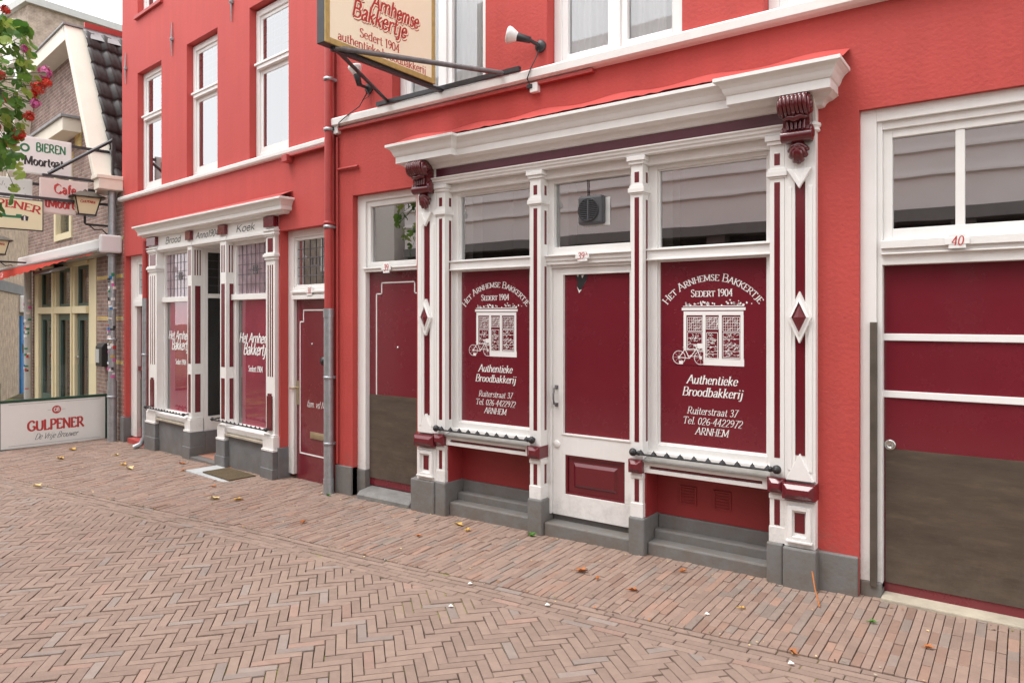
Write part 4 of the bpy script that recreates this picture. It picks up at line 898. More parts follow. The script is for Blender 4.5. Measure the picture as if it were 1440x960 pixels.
# shopfront
S2 = MB(FB, 'white_paint')
S2.box(-4.55,-1.03,-.03,.3,.935,1.16); S2.box(-4.55,-1.03,-.05,.02,.955,.985); S2.box(-4.55,-1.03,-.042,.02,.985,1.0)
SFB = S2.build('shopfront', Bd, .003)
cn = MB(FB, 'white_paint'); prof = [(.0,1.155),(.05,1.16),(.06,1.18),(.095,1.19),(.10,1.195),(.10,1.235),(.106,1.242),(.115,1.262),(.13,1.285),(.155,1.30),(.16,1.302),(.16,1.32),(.15,1.325),(-.05,1.36)]
cn.sweep(prof, [(-4.62,0,-1,0),(-4.62,-.03,-1,-1),(-.86,-.03,1,-1),(-.86,0,1,0)]); cn.build('cornice', SFB)
fl = MB(FB, 'red_pipe'); fl.add([(-4.76,-.005,1.39),(-.74,-.005,1.41),(-.72,-.17,1.33),(-4.78,-.15,1.33)], [(0,1,2,3)]); fl.build('flashing', SFB)
def colB(x0, x1, kind):
    p = MB(FB, 'white_paint'); yf = -.045; xc = (x0+x1)/2; wd = x1-x0
    p.box(x0,x1,yf,.12,-1.36,1.16)
    zt = .66 if kind == 'pil' else .55
    if kind == 'pil':
        for z0,z1,o in ((.925,1.005,.012),(.945,.965,.024),(.985,1.0,.03),(.655,.695,.014),(.69,.72,.028),(.72,.735,.018)): p.box(x0-o,x1+o,yf-o,.1,z0,z1)
    else: p.box(x0-.012,x1+.012,yf-.012,.1,.955,1.0)
    p.box(x0-.02,x1+.02,yf-.03,.1,-1.50,-1.36); p.box(x0-.012,x1+.012,yf-.02,.1,-1.36,-1.335); p.box(x0-.03,x1+.03,yf-.045,.1,-1.525,-1.50)
    p.use('maroon_paint'); p.box(x0-.01,x1+.01,yf-.03,.0,1.03,1.15)
    if kind == 'pil':
        p.box(x0+.04,x1-.04,yf-.004,.0,.745,.905)
        for k in (-1,0,1): p.box(xc+k*wd*.24-.012,xc+k*wd*.24+.012,yf-.003,.0,-.68,.60)
        p.box(xc-.05,xc+.05,yf-.02,.0,-1.29,-.90); p.box(xc-.03,xc+.03,yf-.02,.0,-.90,-.87)
    else:
        for k in (-1,0,1): p.box(xc+k*wd*.24-.009,xc+k*wd*.24+.009,yf-.003,.0,.56,.90)
        p.box(xc-wd*.3,xc+wd*.3,yf-.003,.0,-.62,.42); p.box(xc-wd*.3,xc+wd*.3,yf-.003,.0,-1.27,-.76)
        for k in (-1,0,1): p.box(x1-.01,x1+.003,.035+k*.034-.008,.035+k*.034+.008,.56,.90)
        p.box(x1-.01,x1+.003,.0,.075,-.62,.42); p.box(x1-.01,x1+.003,.0,.075,-1.27,-.76)
    return p.build('pilaster' if kind == 'pil' else 'post', SFB, .003)
colB(-4.53,-4.25,'pil'); colB(-3.265,-3.138,'post'); colB(-2.344,-2.19,'post'); colB(-1.235,-1.04,'pil')
bs = MB(FB, 'bluestone')
for x0,x1,y0 in ((-4.57,-4.22,-.08),(-3.30,-3.10,-.085),(-2.38,-2.15,-.085),(-1.27,-1.02,-.085)): bs = MB(FB, 'bluestone'); bs.box(x0,x1,y0,.12,-2.4,-1.527); bs.box(x0-.012,x1+.012,y0-.012,.1,-2.4,-1.72); bs.build('plinth_block', SFB, .006)
for q_ in ((-4.22,-3.30,-.03,.1,-2.4,-1.46),(-2.15,-1.27,-.03,.1,-2.4,-1.46),(-3.24,-3.105,.12,1.0,-2.4,-1.53),(-2.38,-2.25,.12,1.0,-2.4,-1.53)):
    bs = MB(FB, 'bluestone'); bs.box(*q_); bs.build('base_panel', SFB, .006)
def winB(x0, x1, g0, g1, label):
    f = MB(FB, 'white_paint'); y0,y1 = .05,.12
    f.box(x0,g0,y0,y1,-1.36,.935); f.box(g1,x1,y0,y1,-1.36,.935); f.box(g0,g1,y0,y1,.89,.935); f.box(x0,x1,.02,y1+.002,.215,.285); f.box(g0,g1,y0,y1,-1.36,-1.32); f.box(x0,x1,-.045,y1,-1.42,-1.36); f.box(x0,x1,-.03,.1,-1.46,-1.42)
    o = f.build('shop_window', Bd, .003)
    c = MB(FB, 'cream_stone'); c.box(x0+.02,x1-.02,-.075,-.02,-1.462,-1.435); c.build('sill', o, .004)
    p = MB(FB, 'glass_shop'); p.quad((g0,.085,-1.32),(g1,.085,-1.32),(g1,.085,.215),(g0,.085,.215)); p.quad((g0,.085,.285),(g1,.085,.285),(g1,.085,.89),(g0,.085,.89)); p.build('pane', o)
    l = MB(FB, 'lead_came')
    for k in range(1,8): l.box(g0+(g1-g0)*k/8-.0025,g0+(g1-g0)*k/8+.0025,.078,.083,.285,.89)
    for k in range(1,5): l.box(g0,g1,.0785,.0825,.285+.605*k/5-.0025,.285+.605*k/5+.0025)
    xm, zm = (g0+g1)/2, .58
    for s in (.05,.028): l.ring(xm-s*1.1,xm+s*1.1,zm-s,zm+s,.008,.076,.082)
    l.box(xm-.16,xm+.16,.0765,.0815,zm-.004,zm+.004); l.build('leading', o)
    q = MB(FB, 'leaded_milky'); q.box(g0,g1,.088,.11,.285,.89); q.build('coloured_backing', o)  # opaque sheet behind the pane, milky reflection painted in its colour
    r = MB(FB, 'pink_panel_milky'); r.box(g0+.09,g1,.088,.13,-1.32,.215); r.use('interior_pale'); r.box(g0,g0+.088,.094,.13,-1.32,.215); r.build('back_panel', o)
    t = MB(FB, 'lettering_white')
    for tx,dz,sz,wd in (('Het Arnhemse',-.31,.12,.80),('Bakkertje',-.455,.14,.60)): text(t, tx, plane((xm,.083,dz),(1,0,0),(0,0,1)), sz, width=wd, thick=.18, thin=.09, nib=.4, slant=.28, serif=False)
    text(t, 'Sedert 1904', plane((xm,.083,-.66),(1,0,0),(0,0,1)), .07, width=.34, thick=.17, thin=.06); t.build('lettering', o)
winB(-4.25,-3.265,-4.20,-3.32,'l'); winB(-2.19,-1.235,-2.12,-1.29,'r')
# recessed entrance
e = MB(FB, 'white_paint')
e.box(-3.19,-3.125,.12,.17,-1.53,.935); e.box(-3.19,-3.125,.80,.9,-1.36,.935); e.box(-3.19,-3.125,.17,.80,.26,.32); e.box(-3.19,-3.125,.17,.80,.88,.935); e.box(-3.19,-3.125,.17,.80,-1.53,-1.34)
e.box(-2.38,-2.31,.12,.9,-1.53,.935); e.box(-3.125,-2.38,.0,1.0,.93,.945); e.box(-3.125,-2.38,.95,1.0,-1.8,.935)
ENT = e.build('entrance', Bd, .003)
p = MB(FB, 'glass_clear'); p.quad((-3.155,.17,-1.34),(-3.155,.8,-1.34),(-3.155,.8,.26),(-3.155,.17,.26)); p.quad((-3.155,.17,.32),(-3.155,.8,.32),(-3.155,.8,.88),(-3.155,.17,.88)); p.build('pane', ENT)
p = MB(FB, 'lead_came')
for k in range(1,4): p.box(-3.152,-3.146,.17+.63*k/4-.004,.17+.63*k/4+.004,.32,.88)
for k in range(1,5): p.box(-3.151,-3.147,.17,.8,.32+.112*k-.004,.32+.112*k+.004)
p.build('leading', ENT)
p = MB(FB, 'interior'); p.box(-4.19,-3.22,.18,.9,-1.36,.9); p.build('display_interior', ENT)
p = MB(FB, 'mosaic'); p.box(-3.10,-2.38,.02,1.0,-2.2,-1.835); p.use('bluestone'); p.box(-3.10,-2.38,-.09,.02,-2.2,-1.84); p.build('entrance_floor', ENT)
t = MB(FB, 'letter_black')
for tx,xc,wd in (('Brood',-3.75,.50),('Anno1904',-2.74,.62),('Koek',-1.74,.46)): text(t, tx, plane((xc,-.032,1.035),(1,0,0),(0,0,1)), .085, width=wd, thick=.17, thin=.08, nib=.5, slant=.35, serif=False)
t.build('fascia_lettering', SFB)
rail(FB,-4.48,-3.235,-.10,-1.31,13,'black spiked iron rail on the sill of the small shopfront, left of its entrance',.8)
rail(FB,-2.42,-1.12,-.10,-1.29,13,'black spiked iron rail on the sill of the small shopfront, right of its entrance',.8)
# door 38
d = MB(FB, 'white_paint'); d.box(-1.0,-.885,.10,.2,-1.78,.98); d.box(-.885,-.10,.10,.2,.90,.98); d.ring(-.885,-.10,.33,.90,.035,.115,.17); d.box(-.885,-.10,.07,.2,.20,.245); d.box(-.885,-.10,.085,.2,.245,.33); d.box(-.89,-.10,.06,.19,.272,.295)
DF = d.build('door_frame', Bd, .003)
p = MB(FB, 'glass'); p.quad((-.85,.14,.365),(-.135,.14,.365),(-.135,.14,.865),(-.85,.14,.865)); p.build('pane', DF)
p = MB(FB, 'lead_came')
for k in range(1,6): p.box(-.85+.715*k/6-.004,-.85+.715*k/6+.004,.134,.138,.365,.865)
for k in range(1,5): p.box(-.85,-.135,.1345,.1375,.365+.1*k-.004,.365+.1*k+.004)
p.ring(-.57,-.42,.57,.67,.01,.132,.138); p.build('leading', DF)
p = MB(FB, 'pvc_grey'); p.box(-.85,-.135,.143,.16,.365,.865); p.build('coloured_backing', DF)
d = MB(FB, 'maroon_board'); d.box(-.884,-.10,.14,.18,-1.84,.198); L38 = d.build('house_door', Bd)
k = MB(FB, 'lettering_white')
pts = [(-.10,-1.53),(-.81,-1.53),(-.81,-.05),(-.74,-.05),(-.74,.08),(-.10,.08)]
for a,b in zip(pts,pts[1:]): k.box(min(a[0],b[0])-.007,max(a[0],b[0])+.007,.135,.139,min(a[1],b[1])-.007,max(a[1],b[1])+.007)
k.build('white_line', L38)
k = MB(FB, 'brass'); k.box(-.875,-.825,.13,.139,-.99,-.72); k.tube([(-.85,.13,-.80),(-.85,.085,-.80),(-.93,.08,-.805)], .011, 8); k.build('handle', L38, .003)
k = MB(FB, 'brass'); k.box(-.60,-.27,.128,.139,-1.345,-1.27); k.box(-.575,-.295,.122,.13,-1.33,-1.285); k.build('letter_slot', L38, .004)
k = MB(FB, 'iron'); k.lathe((-.26,.138,-.47), [(.05,0),(.05,-.012),(.02,-.02),(.02,-.045),(.045,-.06),(.045,-.075),(0,-.085)], 16, (0,1,0)); k.build('door_knob', L38)
k = MB(FB, 'chrome'); k.lathe((-.57,.138,-.30), [(.012,0),(.012,-.006),(0,-.008)], 10, (0,1,0)); k.build('peephole', L38)
k = MB(FB, 'lettering_white'); text(k, 'fam. vd Meij', plane((-.46,.138,-1.0),(1,0,0),(0,0,1)), .075, width=.44, thick=.09, thin=.04, slant=.35, serif=False); k.build('name_lettering', L38)
s = MB(FB, 'grey_stone'); s.box(-.88,-.10,.0,.2,-2.3,-1.845); s.build('door_step', Bd, .01)
plate(FB,-.51,.07,.29,.14,.10,'38','white number plate 38 above the maroon door left of the drainpipe')
# far left door
d = MB(FB, 'white_paint'); d.box(-5.53,-5.30,.08,.2,-1.85,.95); d.box(-5.30,-4.72,.08,.2,.86,.95); d.ring(-5.30,-4.72,.30,.86,.05,.09,.15); d.box(-5.36,-4.72,.05,.2,.17,.25); d.box(-5.34,-4.72,.065,.2,.25,.30); d.box(-4.78,-4.72,.08,.2,-1.9,.3)
DF = d.build('door_frame', Bd, .003)
p = MB(FB, 'glass'); p.quad((-5.25,.12,.35),(-4.77,.12,.35),(-4.77,.12,.81),(-5.25,.12,.81)); p.build('pane', DF)
p = MB(FB, 'lead_came')
for k in range(1,4): p.box(-5.25+.48*k/4-.004,-5.25+.48*k/4+.004,.115,.119,.35,.81)
for k in range(1,4): p.box(-5.25,-4.77,.1155,.1185,.35+.46*k/4-.004,.35+.46*k/4+.004)
p.build('leading', DF)
d = MB(FB, 'maroon_board'); d.box(-5.30,-4.78,.14,.18,-1.92,.17); d.box(-5.30,-4.78,.10,.15,-.82,-.76); o = d.build('house_door', Bd)
k = MB(FB, 'kick_plate'); k.box(-5.295,-4.785,.133,.139,-1.70,-.95); k.build('kick_plate', o)
k = MB(FB, 'lettering_white')
pts = [(-5.23,-.75),(-5.23,-.05),(-5.12,-.05),(-5.12,.08),(-4.78,.08)]
for a,b in zip(pts,pts[1:]): k.box(min(a[0],b[0])-.007,max(a[0],b[0])+.007,.134,.139,min(a[1],b[1])-.007,max(a[1],b[1])+.007)
k.build('white_line', o)
s = MB(FB, 'red_pipe'); s.box(-5.40,-4.72,-.02,.14,-2.4,-1.86); s.build('door_step', Bd, .006)
rmB = MB(FB, 'interior')
for a,b,c,d_ in ((-5.5,-4.7,-2,.93),(-5.5,-.5,1.8,6.5),(-1.0,-.1,-2,.97)): rmB.quad((a,.9,c),(b,.9,c),(b,.9,d_),(a,.9,d_))
rmB.build('interior', Bd)
sp = thing('drainpipe', FB, (-4.63,-.06,-1.92), 'thin downpipe, red above and grey below, beside the far left maroon door', 'drainpipe')
b = MB(FB, 'red_pipe'); b.tube([(-4.655,-.05,1.12),(-4.655,-.05,.25)], .035, 12); b.build('upper_pipe', sp)
b = MB(FB, 'galvanised'); b.tube([(-4.655,-.05,.28),(-4.655,-.05,-1.75),(-4.67,-.10,-1.86),(-4.70,-.19,-1.90)], .038, 12); b.lathe((-4.655,-.05,-.55),[(.038,-.015),(.046,-.015),(.046,.015),(.038,.015)],12); b.build('lower_pipe', sp)
# ------------------------------------------------------------------ cafe with gable
Cf = thing('cafe_building', FC, (-3,0,-1.98), 'brown brick cafe with white gable boards, tiled mansard roof and cream door frames', 'building')
wb = MB(FC, 'brick_cafe')
wallgrid(wb, -5.95, -.98, -2.6, 2.95, [(-5.45,-1.31,-2.6,1.02,.25),(-3.85,-2.7,1.45,2.85,.2)], .2)
wb.quad((-.98,0,-2.6),(.05,0,-2.6),(.05,0,2.0),(-.98,0,2.0)); wb.add([(-.98,0,2.0),(-.30,0,2.0),(-.98,0,2.95)], [(0,1,2)])
wb.add([(-6.4,0,2.95),(-.98,0,2.95),(-2.2,0,5.0),(-5.3,0,5.0)], [(0,1,2,3)])
wb.quad((-5.95,0,-2.6),(-5.95,7,-2.6),(-5.95,7,2.95),(-5.95,0,2.95)); wb.quad((-6.4,0,2.95),(-6.4,7,2.95),(-5.3,7,5.0),(-5.3,0,5.0)); wb.quad((-6.4,0,2.95),(-5.95,0,2.95),(-5.95,7,2.95),(-6.4,7,2.95))
wb.build('wall', Cf)
for q_ in [(-1.28,0,-.004,.02,z,z+.06) for z in (1.22,.62,-.05,-.75)]+[(-2.1,-1.0,-.004,.02,3.28,3.36),(-3.9,-2.65,-.004,.02,2.86,3.02),(-2.5,-2.15,-.02,.02,3.02,3.32)]:
    yb = MB(FC, 'brick_yellow'); yb.box(*q_); yb.build('brick_band', Cf)
g = MB(FC, 'bargeboard')
g.box(-5.35,-2.02,-.30,.02,4.80,5.07)
def slat(p0, p1, wd, y0, y1):
    d = Vector((p1[0]-p0[0],p1[1]-p0[1])).normalized(); n = Vector((-d.y,d.x))*wd
    g.prism([(p0[0],p0[1]),(p1[0],p1[1]),(p1[0]+n.x,p1[1]+n.y),(p0[0]+n.x,p0[1]+n.y)], 'y', y0, y1)
slat((-.22,1.98),(-2.02,5.07),.11,-.30,.10); slat((-5.35,5.07),(-6.55,2.9),.14,-.30,.02)
g.box(-.26,-.015,-.34,.4,1.98,2.16); g.box(-.30,.0,-.37,.4,2.14,2.20); g.build('bargeboard', Cf, .008)
le = MB(FC, 'lead'); le.box(-5.38,-1.98,-.33,.3,5.072,5.10); le.build('coping', Cf)
ti = MB(FC, 'roof_tile'); ti.sm = True      # steep tiled side facing the red house
sx, sz = -.20-(-1.93), 2.05-5.0; sl_ = math.hypot(sx,sz); nrm = Vector((-sz/sl_,0,sx/sl_)); rows_ = 9; ny_ = 264
for r_ in range(rows_):
    vs = []
    for e in (0,1,2):
        t = (r_+(0,.97,1.0)[e])/rows_; lift = (.015,.06,.0)[e]
        for i in range(ny_+1):
            y = -.03+5.5*i/ny_; ph = (i%13)/13; wv = .020*math.sin(2*math.pi*ph)+.012*math.sin(4*math.pi*ph)
            p = Vector((-1.93+sx*t, y, 5.0+sz*t))+nrm*(lift+wv); vs.append(p)
    n1 = ny_+1; ti.add(vs, [(e*n1+i,e*n1+i+1,(e+1)*n1+i+1,(e+1)*n1+i) for e in (0,1) for i in range(ny_)])
ti.build('roof', Cf)
rf = MB(FC, 'lead'); rf.add([(-2.0,-.03,5.09),(-2.0,6,5.09),(-1.78,6,4.86),(-1.78,-.03,4.86)], [(0,1,2,3)]); rf.box(-5.3,-1.98,.3,6,5.0,5.09); rf.use('red_pipe'); rf.box(-2.03,-1.97,.0,6,5.09,5.19); rf.build('ridge_flashing', Cf)
hd = MB(FC, 'bargeboard'); hd.box(-5.2,-2.15,-.30,.0,3.27,3.50); hd.use('lead'); hd.box(-5.25,-2.10,-.34,.0,3.50,3.55); hd.build('window_hood', Cf, .005)
an = MB(FC, 'iron'); an.tube([(-1.75,-.03,3.38),(-1.75,-.03,3.80)], .018, 6); an.box(-1.80,-1.70,-.04,-.01,3.57,3.61); an.build('wall_anchor', Cf)
f = MB(FC, 'cream_wood'); f.ring(-3.84,-2.71,1.46,2.84,.12,-.03,.12); o = f.build('window', Cf, .004)
f = MB(FC, 'curtain_green'); f.box(-3.45,-2.95,.10,.12,1.58,2.72); f.build('curtain', o)
f = MB(FC, 'glass_shop'); f.quad((-3.72,.06,1.58),(-2.83,.06,1.58),(-2.83,.06,2.72),(-3.72,.06,2.72)); f.build('pane', o)
f = MB(FC, 'cream_wood')
f.box(-5.44,-5.14,.0,.2,-2.2,1.01); f.box(-1.86,-1.32,.03,.2,-2.2,1.01); f.box(-1.42,-1.32,-.01,.2,-2.2,1.01); f.box(-5.14,-1.86,.0,.2,.93,1.01); f.box(-5.14,-1.86,-.02,.2,.07,.20)
for a,b in ((-4.12,-3.82),(-2.86,-2.60)): f.box(a,b,.0,.2,-2.2,.93); f.box(a+.1,b-.1,-.03,.0,-2.2,.93)
o = f.build('door_frame', Cf, .005)
for a,b in ((-5.12,-4.13),(-3.81,-2.87),(-2.59,-1.87)):
    f = MB(FC, 'green_wood'); f.ring(a,b,-2.0,.065,.12,.05,.12,wb=.45); f.ring(a,b,.205,.925,.05,.06,.12); f.box(a+.15,b-.15,.03,.06,-1.93,-1.62); dr = f.build('glazed_door', Cf, .005)
    f = MB(FC, 'glass_shop'); f.quad((a+.12,.09,-1.55),(b-.12,.09,-1.55),(b-.12,.09,-.055),(a+.12,.09,-.055)); f.quad((a+.05,.09,.255),(b-.05,.09,.255),(b-.05,.09,.875),(a+.05,.09,.875)); f.build('pane', dr)
f = MB(FC, 'chrome'); f.tube([(-2.53,.05,-.72),(-2.53,-.0,-.72),(-2.42,-.0,-.72)], .014, 6); f.box(-2.56,-2.50,.04,.05,-.85,-.6); f.build('handle', o)
f = MB(FC, 'interior'); f.quad((-5.5,1.3,-2),(-1.2,1.3,-2),(-1.2,1.3,3),(-5.5,1.3,3)); f.build('interior', Cf)
aw = thing('awning', FC, (-2.8,0,1.0), 'half rolled red awning with white cassette and silver front bar above the cafe doors', 'awning')
f = MB(FC, 'white_metal'); f.box(-5.65,-.04,-.26,-.0,1.06,1.24); f.box(-.10,-.02,-.32,-.0,1.0,1.28); f.build('cassette', aw, .03)
f = MB(FC, 'awning_red'); n = 40; vs = []
for i in range(n+1):
    x = -5.6+5.2*i/n; k_ = max(0, 1-i/n*1.25); yf_ = -.30-.30*k_; sg_ = .02*math.sin(i*.9); vs += [(x,-.25,1.08),(x,(yf_-.25)/2,1.04+sg_*.3),(x,yf_,1.03-.08*k_+sg_*.4),(x,yf_-.012,.99-.24*k_+.012*math.sin(i*2.1))]
f.add(vs, [(4*i+k,4*i+4+k,4*i+5+k,4*i+1+k) for i in range(n) for k in range(3)]); f.build('fabric', aw)
f = MB(FC, 'silver'); f.tube([(-5.65,-.60,.955),(-4.2,-.47,.99),(-1.6,-.31,1.035),(-.15,-.29,1.045)], .032, 8); f.box(-4.6,-.2,-.27,-.02,1.0,1.055); f.build('front_bar', aw, .01)
f = MB(FC, 'lettering_white'); text(f, 'Cafe', plane((-5.15,-.612,.80),(1,0,0),(0,0,1)), .1, thick=.14, thin=.08, serif=False, slant=.3, off=.01); f.build('lettering', aw)
ht = thing('patio_heater', FC, (-3.2,-.05,.82), 'silver patio heater under the awning over the cafe doors', 'heater')
f = MB(FC, 'silver'); f.prism([(-.05,.95),(-.30,.88),(-.36,.80),(-.12,.86)], 'x', -3.95,-2.75); f.build('housing', ht, .01)
f = MB(FC, 'iron'); f.box(-3.4,-3.3,-.14,.0,.93,.99)
for k in range(4): f.box(-3.9,-2.8,-.31+k*.05,-.30+k*.05,.795+k*.013,.80+k*.013)
f.build('grille', ht)
# drainpipe covered in stickers
dp = thing('drainpipe', FC, (-.19,-.1,-1.97), 'grey downpipe covered in stickers at the corner of the brick cafe', 'drainpipe')
f = MB(FC, 'galvanised'); f.tube([(-.19,-.1,1.98),(-.19,-.1,-1.0)], .058, 16); f.tube([(-.19,-.1,-1.0),(-.19,-.1,-1.99)], .068, 16)
for z in (.98,-.35,-1.25): f.lathe((-.19,-.1,z), [(.06,-.02),(.074,-.02),(.074,.02),(.06,.02)], 16)
f.build('pipe', dp)
for k, m in enumerate(('litter_white','leaf_yellow','letter_red','blue_door','letter_black','letter_green','petal_pink')):
    MATS['sticker%d'%k] = MATS[m]
def stickers(cx, cy, r, z0, z1, cnt, par):
    f = MB(FC, 'litter_white')
    for i in range(cnt):
        f.use(random.choice(('litter_white','litter_white','leaf_yellow','letter_red','blue_door','letter_black','letter_green','petal_pink','litter_white','sign_pink')))
        z = random.uniform(z0,z1); h = random.uniform(.02,.06); a0 = random.uniform(-2.6,.0); da = random.uniform(.5,1.1); rr = r+.001+i*.00015; vs = []
        for k in range(5):
            t = a0+da*k/4; vs += [(cx+rr*math.cos(t),cy+rr*math.sin(t),z),(cx+rr*math.cos(t),cy+rr*math.sin(t),z+h)]
        f.add(vs, [(2*k,2*k+2,2*k+3,2*k+1) for k in range(4)])
    f.build('stickers', par)
stickers(-.19,-.1,.059,-.95,.65,55,dp)
dp = thing('drainpipe', FC, (-5.53,-.1,-2.0), 'sticker covered downpipe at the far left end of the brick cafe', 'drainpipe')
f = MB(FC, 'pvc_grey'); f.tube([(-5.53,-.1,1.02),(-5.53,-.1,-2.05)], .07, 14); f.tube([(-5.53,-.1,1.0),(-5.62,-.12,1.16)], .07, 14); f.build('pipe', dp); stickers(-5.53,-.1,.072,-1.5,.4,30,dp)
mb_ = thing('letter_box', FC, (-.78,0,-.8), 'black letter box with pale front on the brick wall beside the cafe doors', 'letter box')
f = MB(FC, 'iron'); f.prism([(0,-.80),(-.13,-.80),(-.13,-.48),(-.09,-.42),(0,-.42)], 'x', -.92,-.60); f.build('box', mb_, .01)
f = MB(FC, 'pvc_grey'); f.box(-.91,-.72,-.14,-.128,-.74,-.52); f.build('front_panel', mb_, .005)
# signs hanging from the cafe wall, each seen from its side
def hang(x, y0, y1, z0, z1, m, label, edge='dark_steel', bracket=True):
    t = thing('hanging_sign', FC, (x,(y0+y1)/2,z0), label, 'sign', 'hanging signs of the cafe')
    b = MB(FC, edge); b.box(x-.05,x-.004,y0,y1,z0,z1); b.build('frame', t, .004)
    b = MB(FC, m); b.box(x-.006,x+.002,y0+.015,y1-.015,z0+.015,z1-.015); b.build('board', t)
    return t
SP = lambda x,y,z: plane((x+.004,y,z),(0,1,0),(0,0,1))
t = hang(-.62,-1.50,-.55,2.18,2.74,'sign_white','white hanging sign reading BIEREN and Moortgat, uppermost of the cafe signs','sign_white')
b = MB(FC, 'letter_green'); text(b, 'BIEREN', SP(-.62,-.83,2.53), .125, width=.40, thick=.17, thin=.15, serif=False); circ(b,-.0,.0,.05,.03,SP(-.62,-1.17,2.56))
b.use('letter_red'); text(b, 'EN', SP(-.62,-1.36,2.56), .09, thick=.2, thin=.15, serif=False); b.use('letter_black'); text(b, 'Moortgat', SP(-.62,-.92,2.31), .13, width=.52, thick=.25, thin=.05, nib=-.7, poly=True); b.build('lettering', t)
b = MB(FC, 'dark_steel'); b.box(-.64,-.60,-.55,.0,2.66,2.70); b.build('arm', t)
t = hang(-.95,-1.55,-1.0,1.55,2.14,'sign_white','white hanging sign with pale grey drawing, half hidden behind the Cafe sign','sign_white')
b = MB(FC, 'pvc_grey'); rr = random.Random(5)
for k in range(26): a,c = rr.uniform(-.2,.2), rr.uniform(-.15,.15); strip(b,a,c,a+rr.uniform(-.05,.05),c+rr.uniform(-.08,.08),.008,SP(-.95,-1.28,1.87))
text(b,'in het', SP(-.95,-1.28,1.62), .05, thick=.12, thin=.06); b.build('drawing', t)
b = MB(FC, 'dark_steel'); b.box(-.98,-.94,-1.0,.0,2.06,2.10); b.build('arm', t)
t = hang(-.36,-1.03,-.39,1.57,2.10,'sign_pink','pale hanging sign reading Cafe in red blackletter beside the lantern','sign_pink')
b = MB(FC, 'letter_red'); text(b, 'Cafe', SP(-.36,-.70,1.88), .14, width=.30, thick=.26, thin=.05, nib=-.7, poly=True); text(b, "'tMoortgat", SP(-.36,-.70,1.66), .14, width=.60, thick=.26, thin=.05, nib=-.7, poly=True); b.build('lettering', t)
b = MB(FC, 'dark_steel'); b.box(-.40,-.36,-1.0,-.04,2.12,2.16); b.tube([(-.38,-.92,2.17),(-.38,-.05,2.82)], .026, 4); b.box(-.41,-.35,-.05,-.0,2.0,2.86); b.build('bracket', t)
t = hang(-.30,-2.05,-1.0,1.28,1.74,'sign_yellow','pale yellow hanging sign reading GULPENER in red, lowest of the cafe signs')
b = MB(FC, 'letter_red'); text(b, 'Gulpener', arc((-.296,-1.50,1.60),(0,1,0),(0,0,1),1.6), .13, width=.92, thick=.2, thin=.09, caps=True)
b.use('letter_green'); 
for k in range(9): f_ = SP(-.30,-1.5,1.47); xx = -.30+k*.065; rect(b,xx,xx+.07,-.02,.02+.015*math.sin(k*2),f_,.001)
b.use('letter_black'); b.add([SP(-.30,-1.24,1.45)(u,v,.002) for u,v in ((-.04,-.03),(.04,-.03),(.05,.03),(0,.05),(-.05,.02))], [(0,1,2,3,4)]); b.use('sign_white'); b.add([SP(-.30,-1.24,1.45)(u,v,.003) for u,v in ((-.012,-.03),(.012,-.03),(.008,.04),(-.008,.04))], [(0,1,2,3)]); b.build('lettering', t)
b = MB(FC, 'dark_steel'); b.box(-.34,-.31,-2.05,.0,1.76,1.80); b.build('arm', t)
def lantern(x, y, zt, label, wording):
    t = thing('wall_lantern', FC, (x,y,zt-.42), label, 'lantern', 'lanterns on the cafe wall')
    b = MB(FC, 'sign_yellow')
    def sq(r,z): return [(x-r,y-r,z),(x+r,y-r,z),(x+r,y+r,z),(x-r,y+r,z)]
    v = sq(.115,zt-.37)+sq(.175,zt-.11); b.add(v, [(0,1,2,3),(0,1,5,4),(1,2,6,5),(2,3,7,6),(3,0,4,7)]); b.build('glass', t)
    b = MB(FC, 'brown_metal'); b.add(sq(.24,zt-.11)+sq(.09,zt-.02)+sq(.24,zt-.125), [(0,1,5,4),(1,2,6,5),(2,3,7,6),(3,0,4,7),(4,5,6,7),(8,9,10,11)]); b.lathe((x,y,zt-.02),[(.05,0),(.03,.03),(.02,.05),(0,.06)],10); b.build('roof', t)
    b = MB(FC, 'iron')
    for sx_,sy_ in ((-1,-1),(1,-1),(1,1),(-1,1)): b.tube([(x+sx_*.117,y+sy_*.117,zt-.375),(x+sx_*.178,y+sy_*.178,zt-.11)], .010, 5)
    b.box(x-.13,x+.13,y-.13,y+.13,zt-.395,zt-.37); b.tube([(x,y,zt-.39),(x,y,zt-.50),(x,y+.02,zt-.52),(x,0,zt-.52)], .018, 6); b.box(x-.03,x+.03,-.03,.0,zt-.75,zt-.42)
    b.tube([(x,y+.06,zt-.53),(x,y+.14,zt-.60),(x,y+.24,zt-.58),(x,y+.30,zt-.64),(x,-.02,zt-.72)], .010, 5); b.build('frame', t)
    b = MB(FC, 'letter_red'); text(b, wording, arc((x+.155,y,zt-.20),(0,1,0),(.22,0,1),.5), .04, width=.20, thick=.2, thin=.1, caps=True, off=.004); b.build('lettering', t)
lantern(-.38,-.43,1.97,'iron lantern with yellowish glass on the cafe wall beside the drainpipe','Gulpener')
lantern(-4.9,-.75,1.62,'iron lantern with yellowish glass below the yellow GULPENER sign','Gulpener')
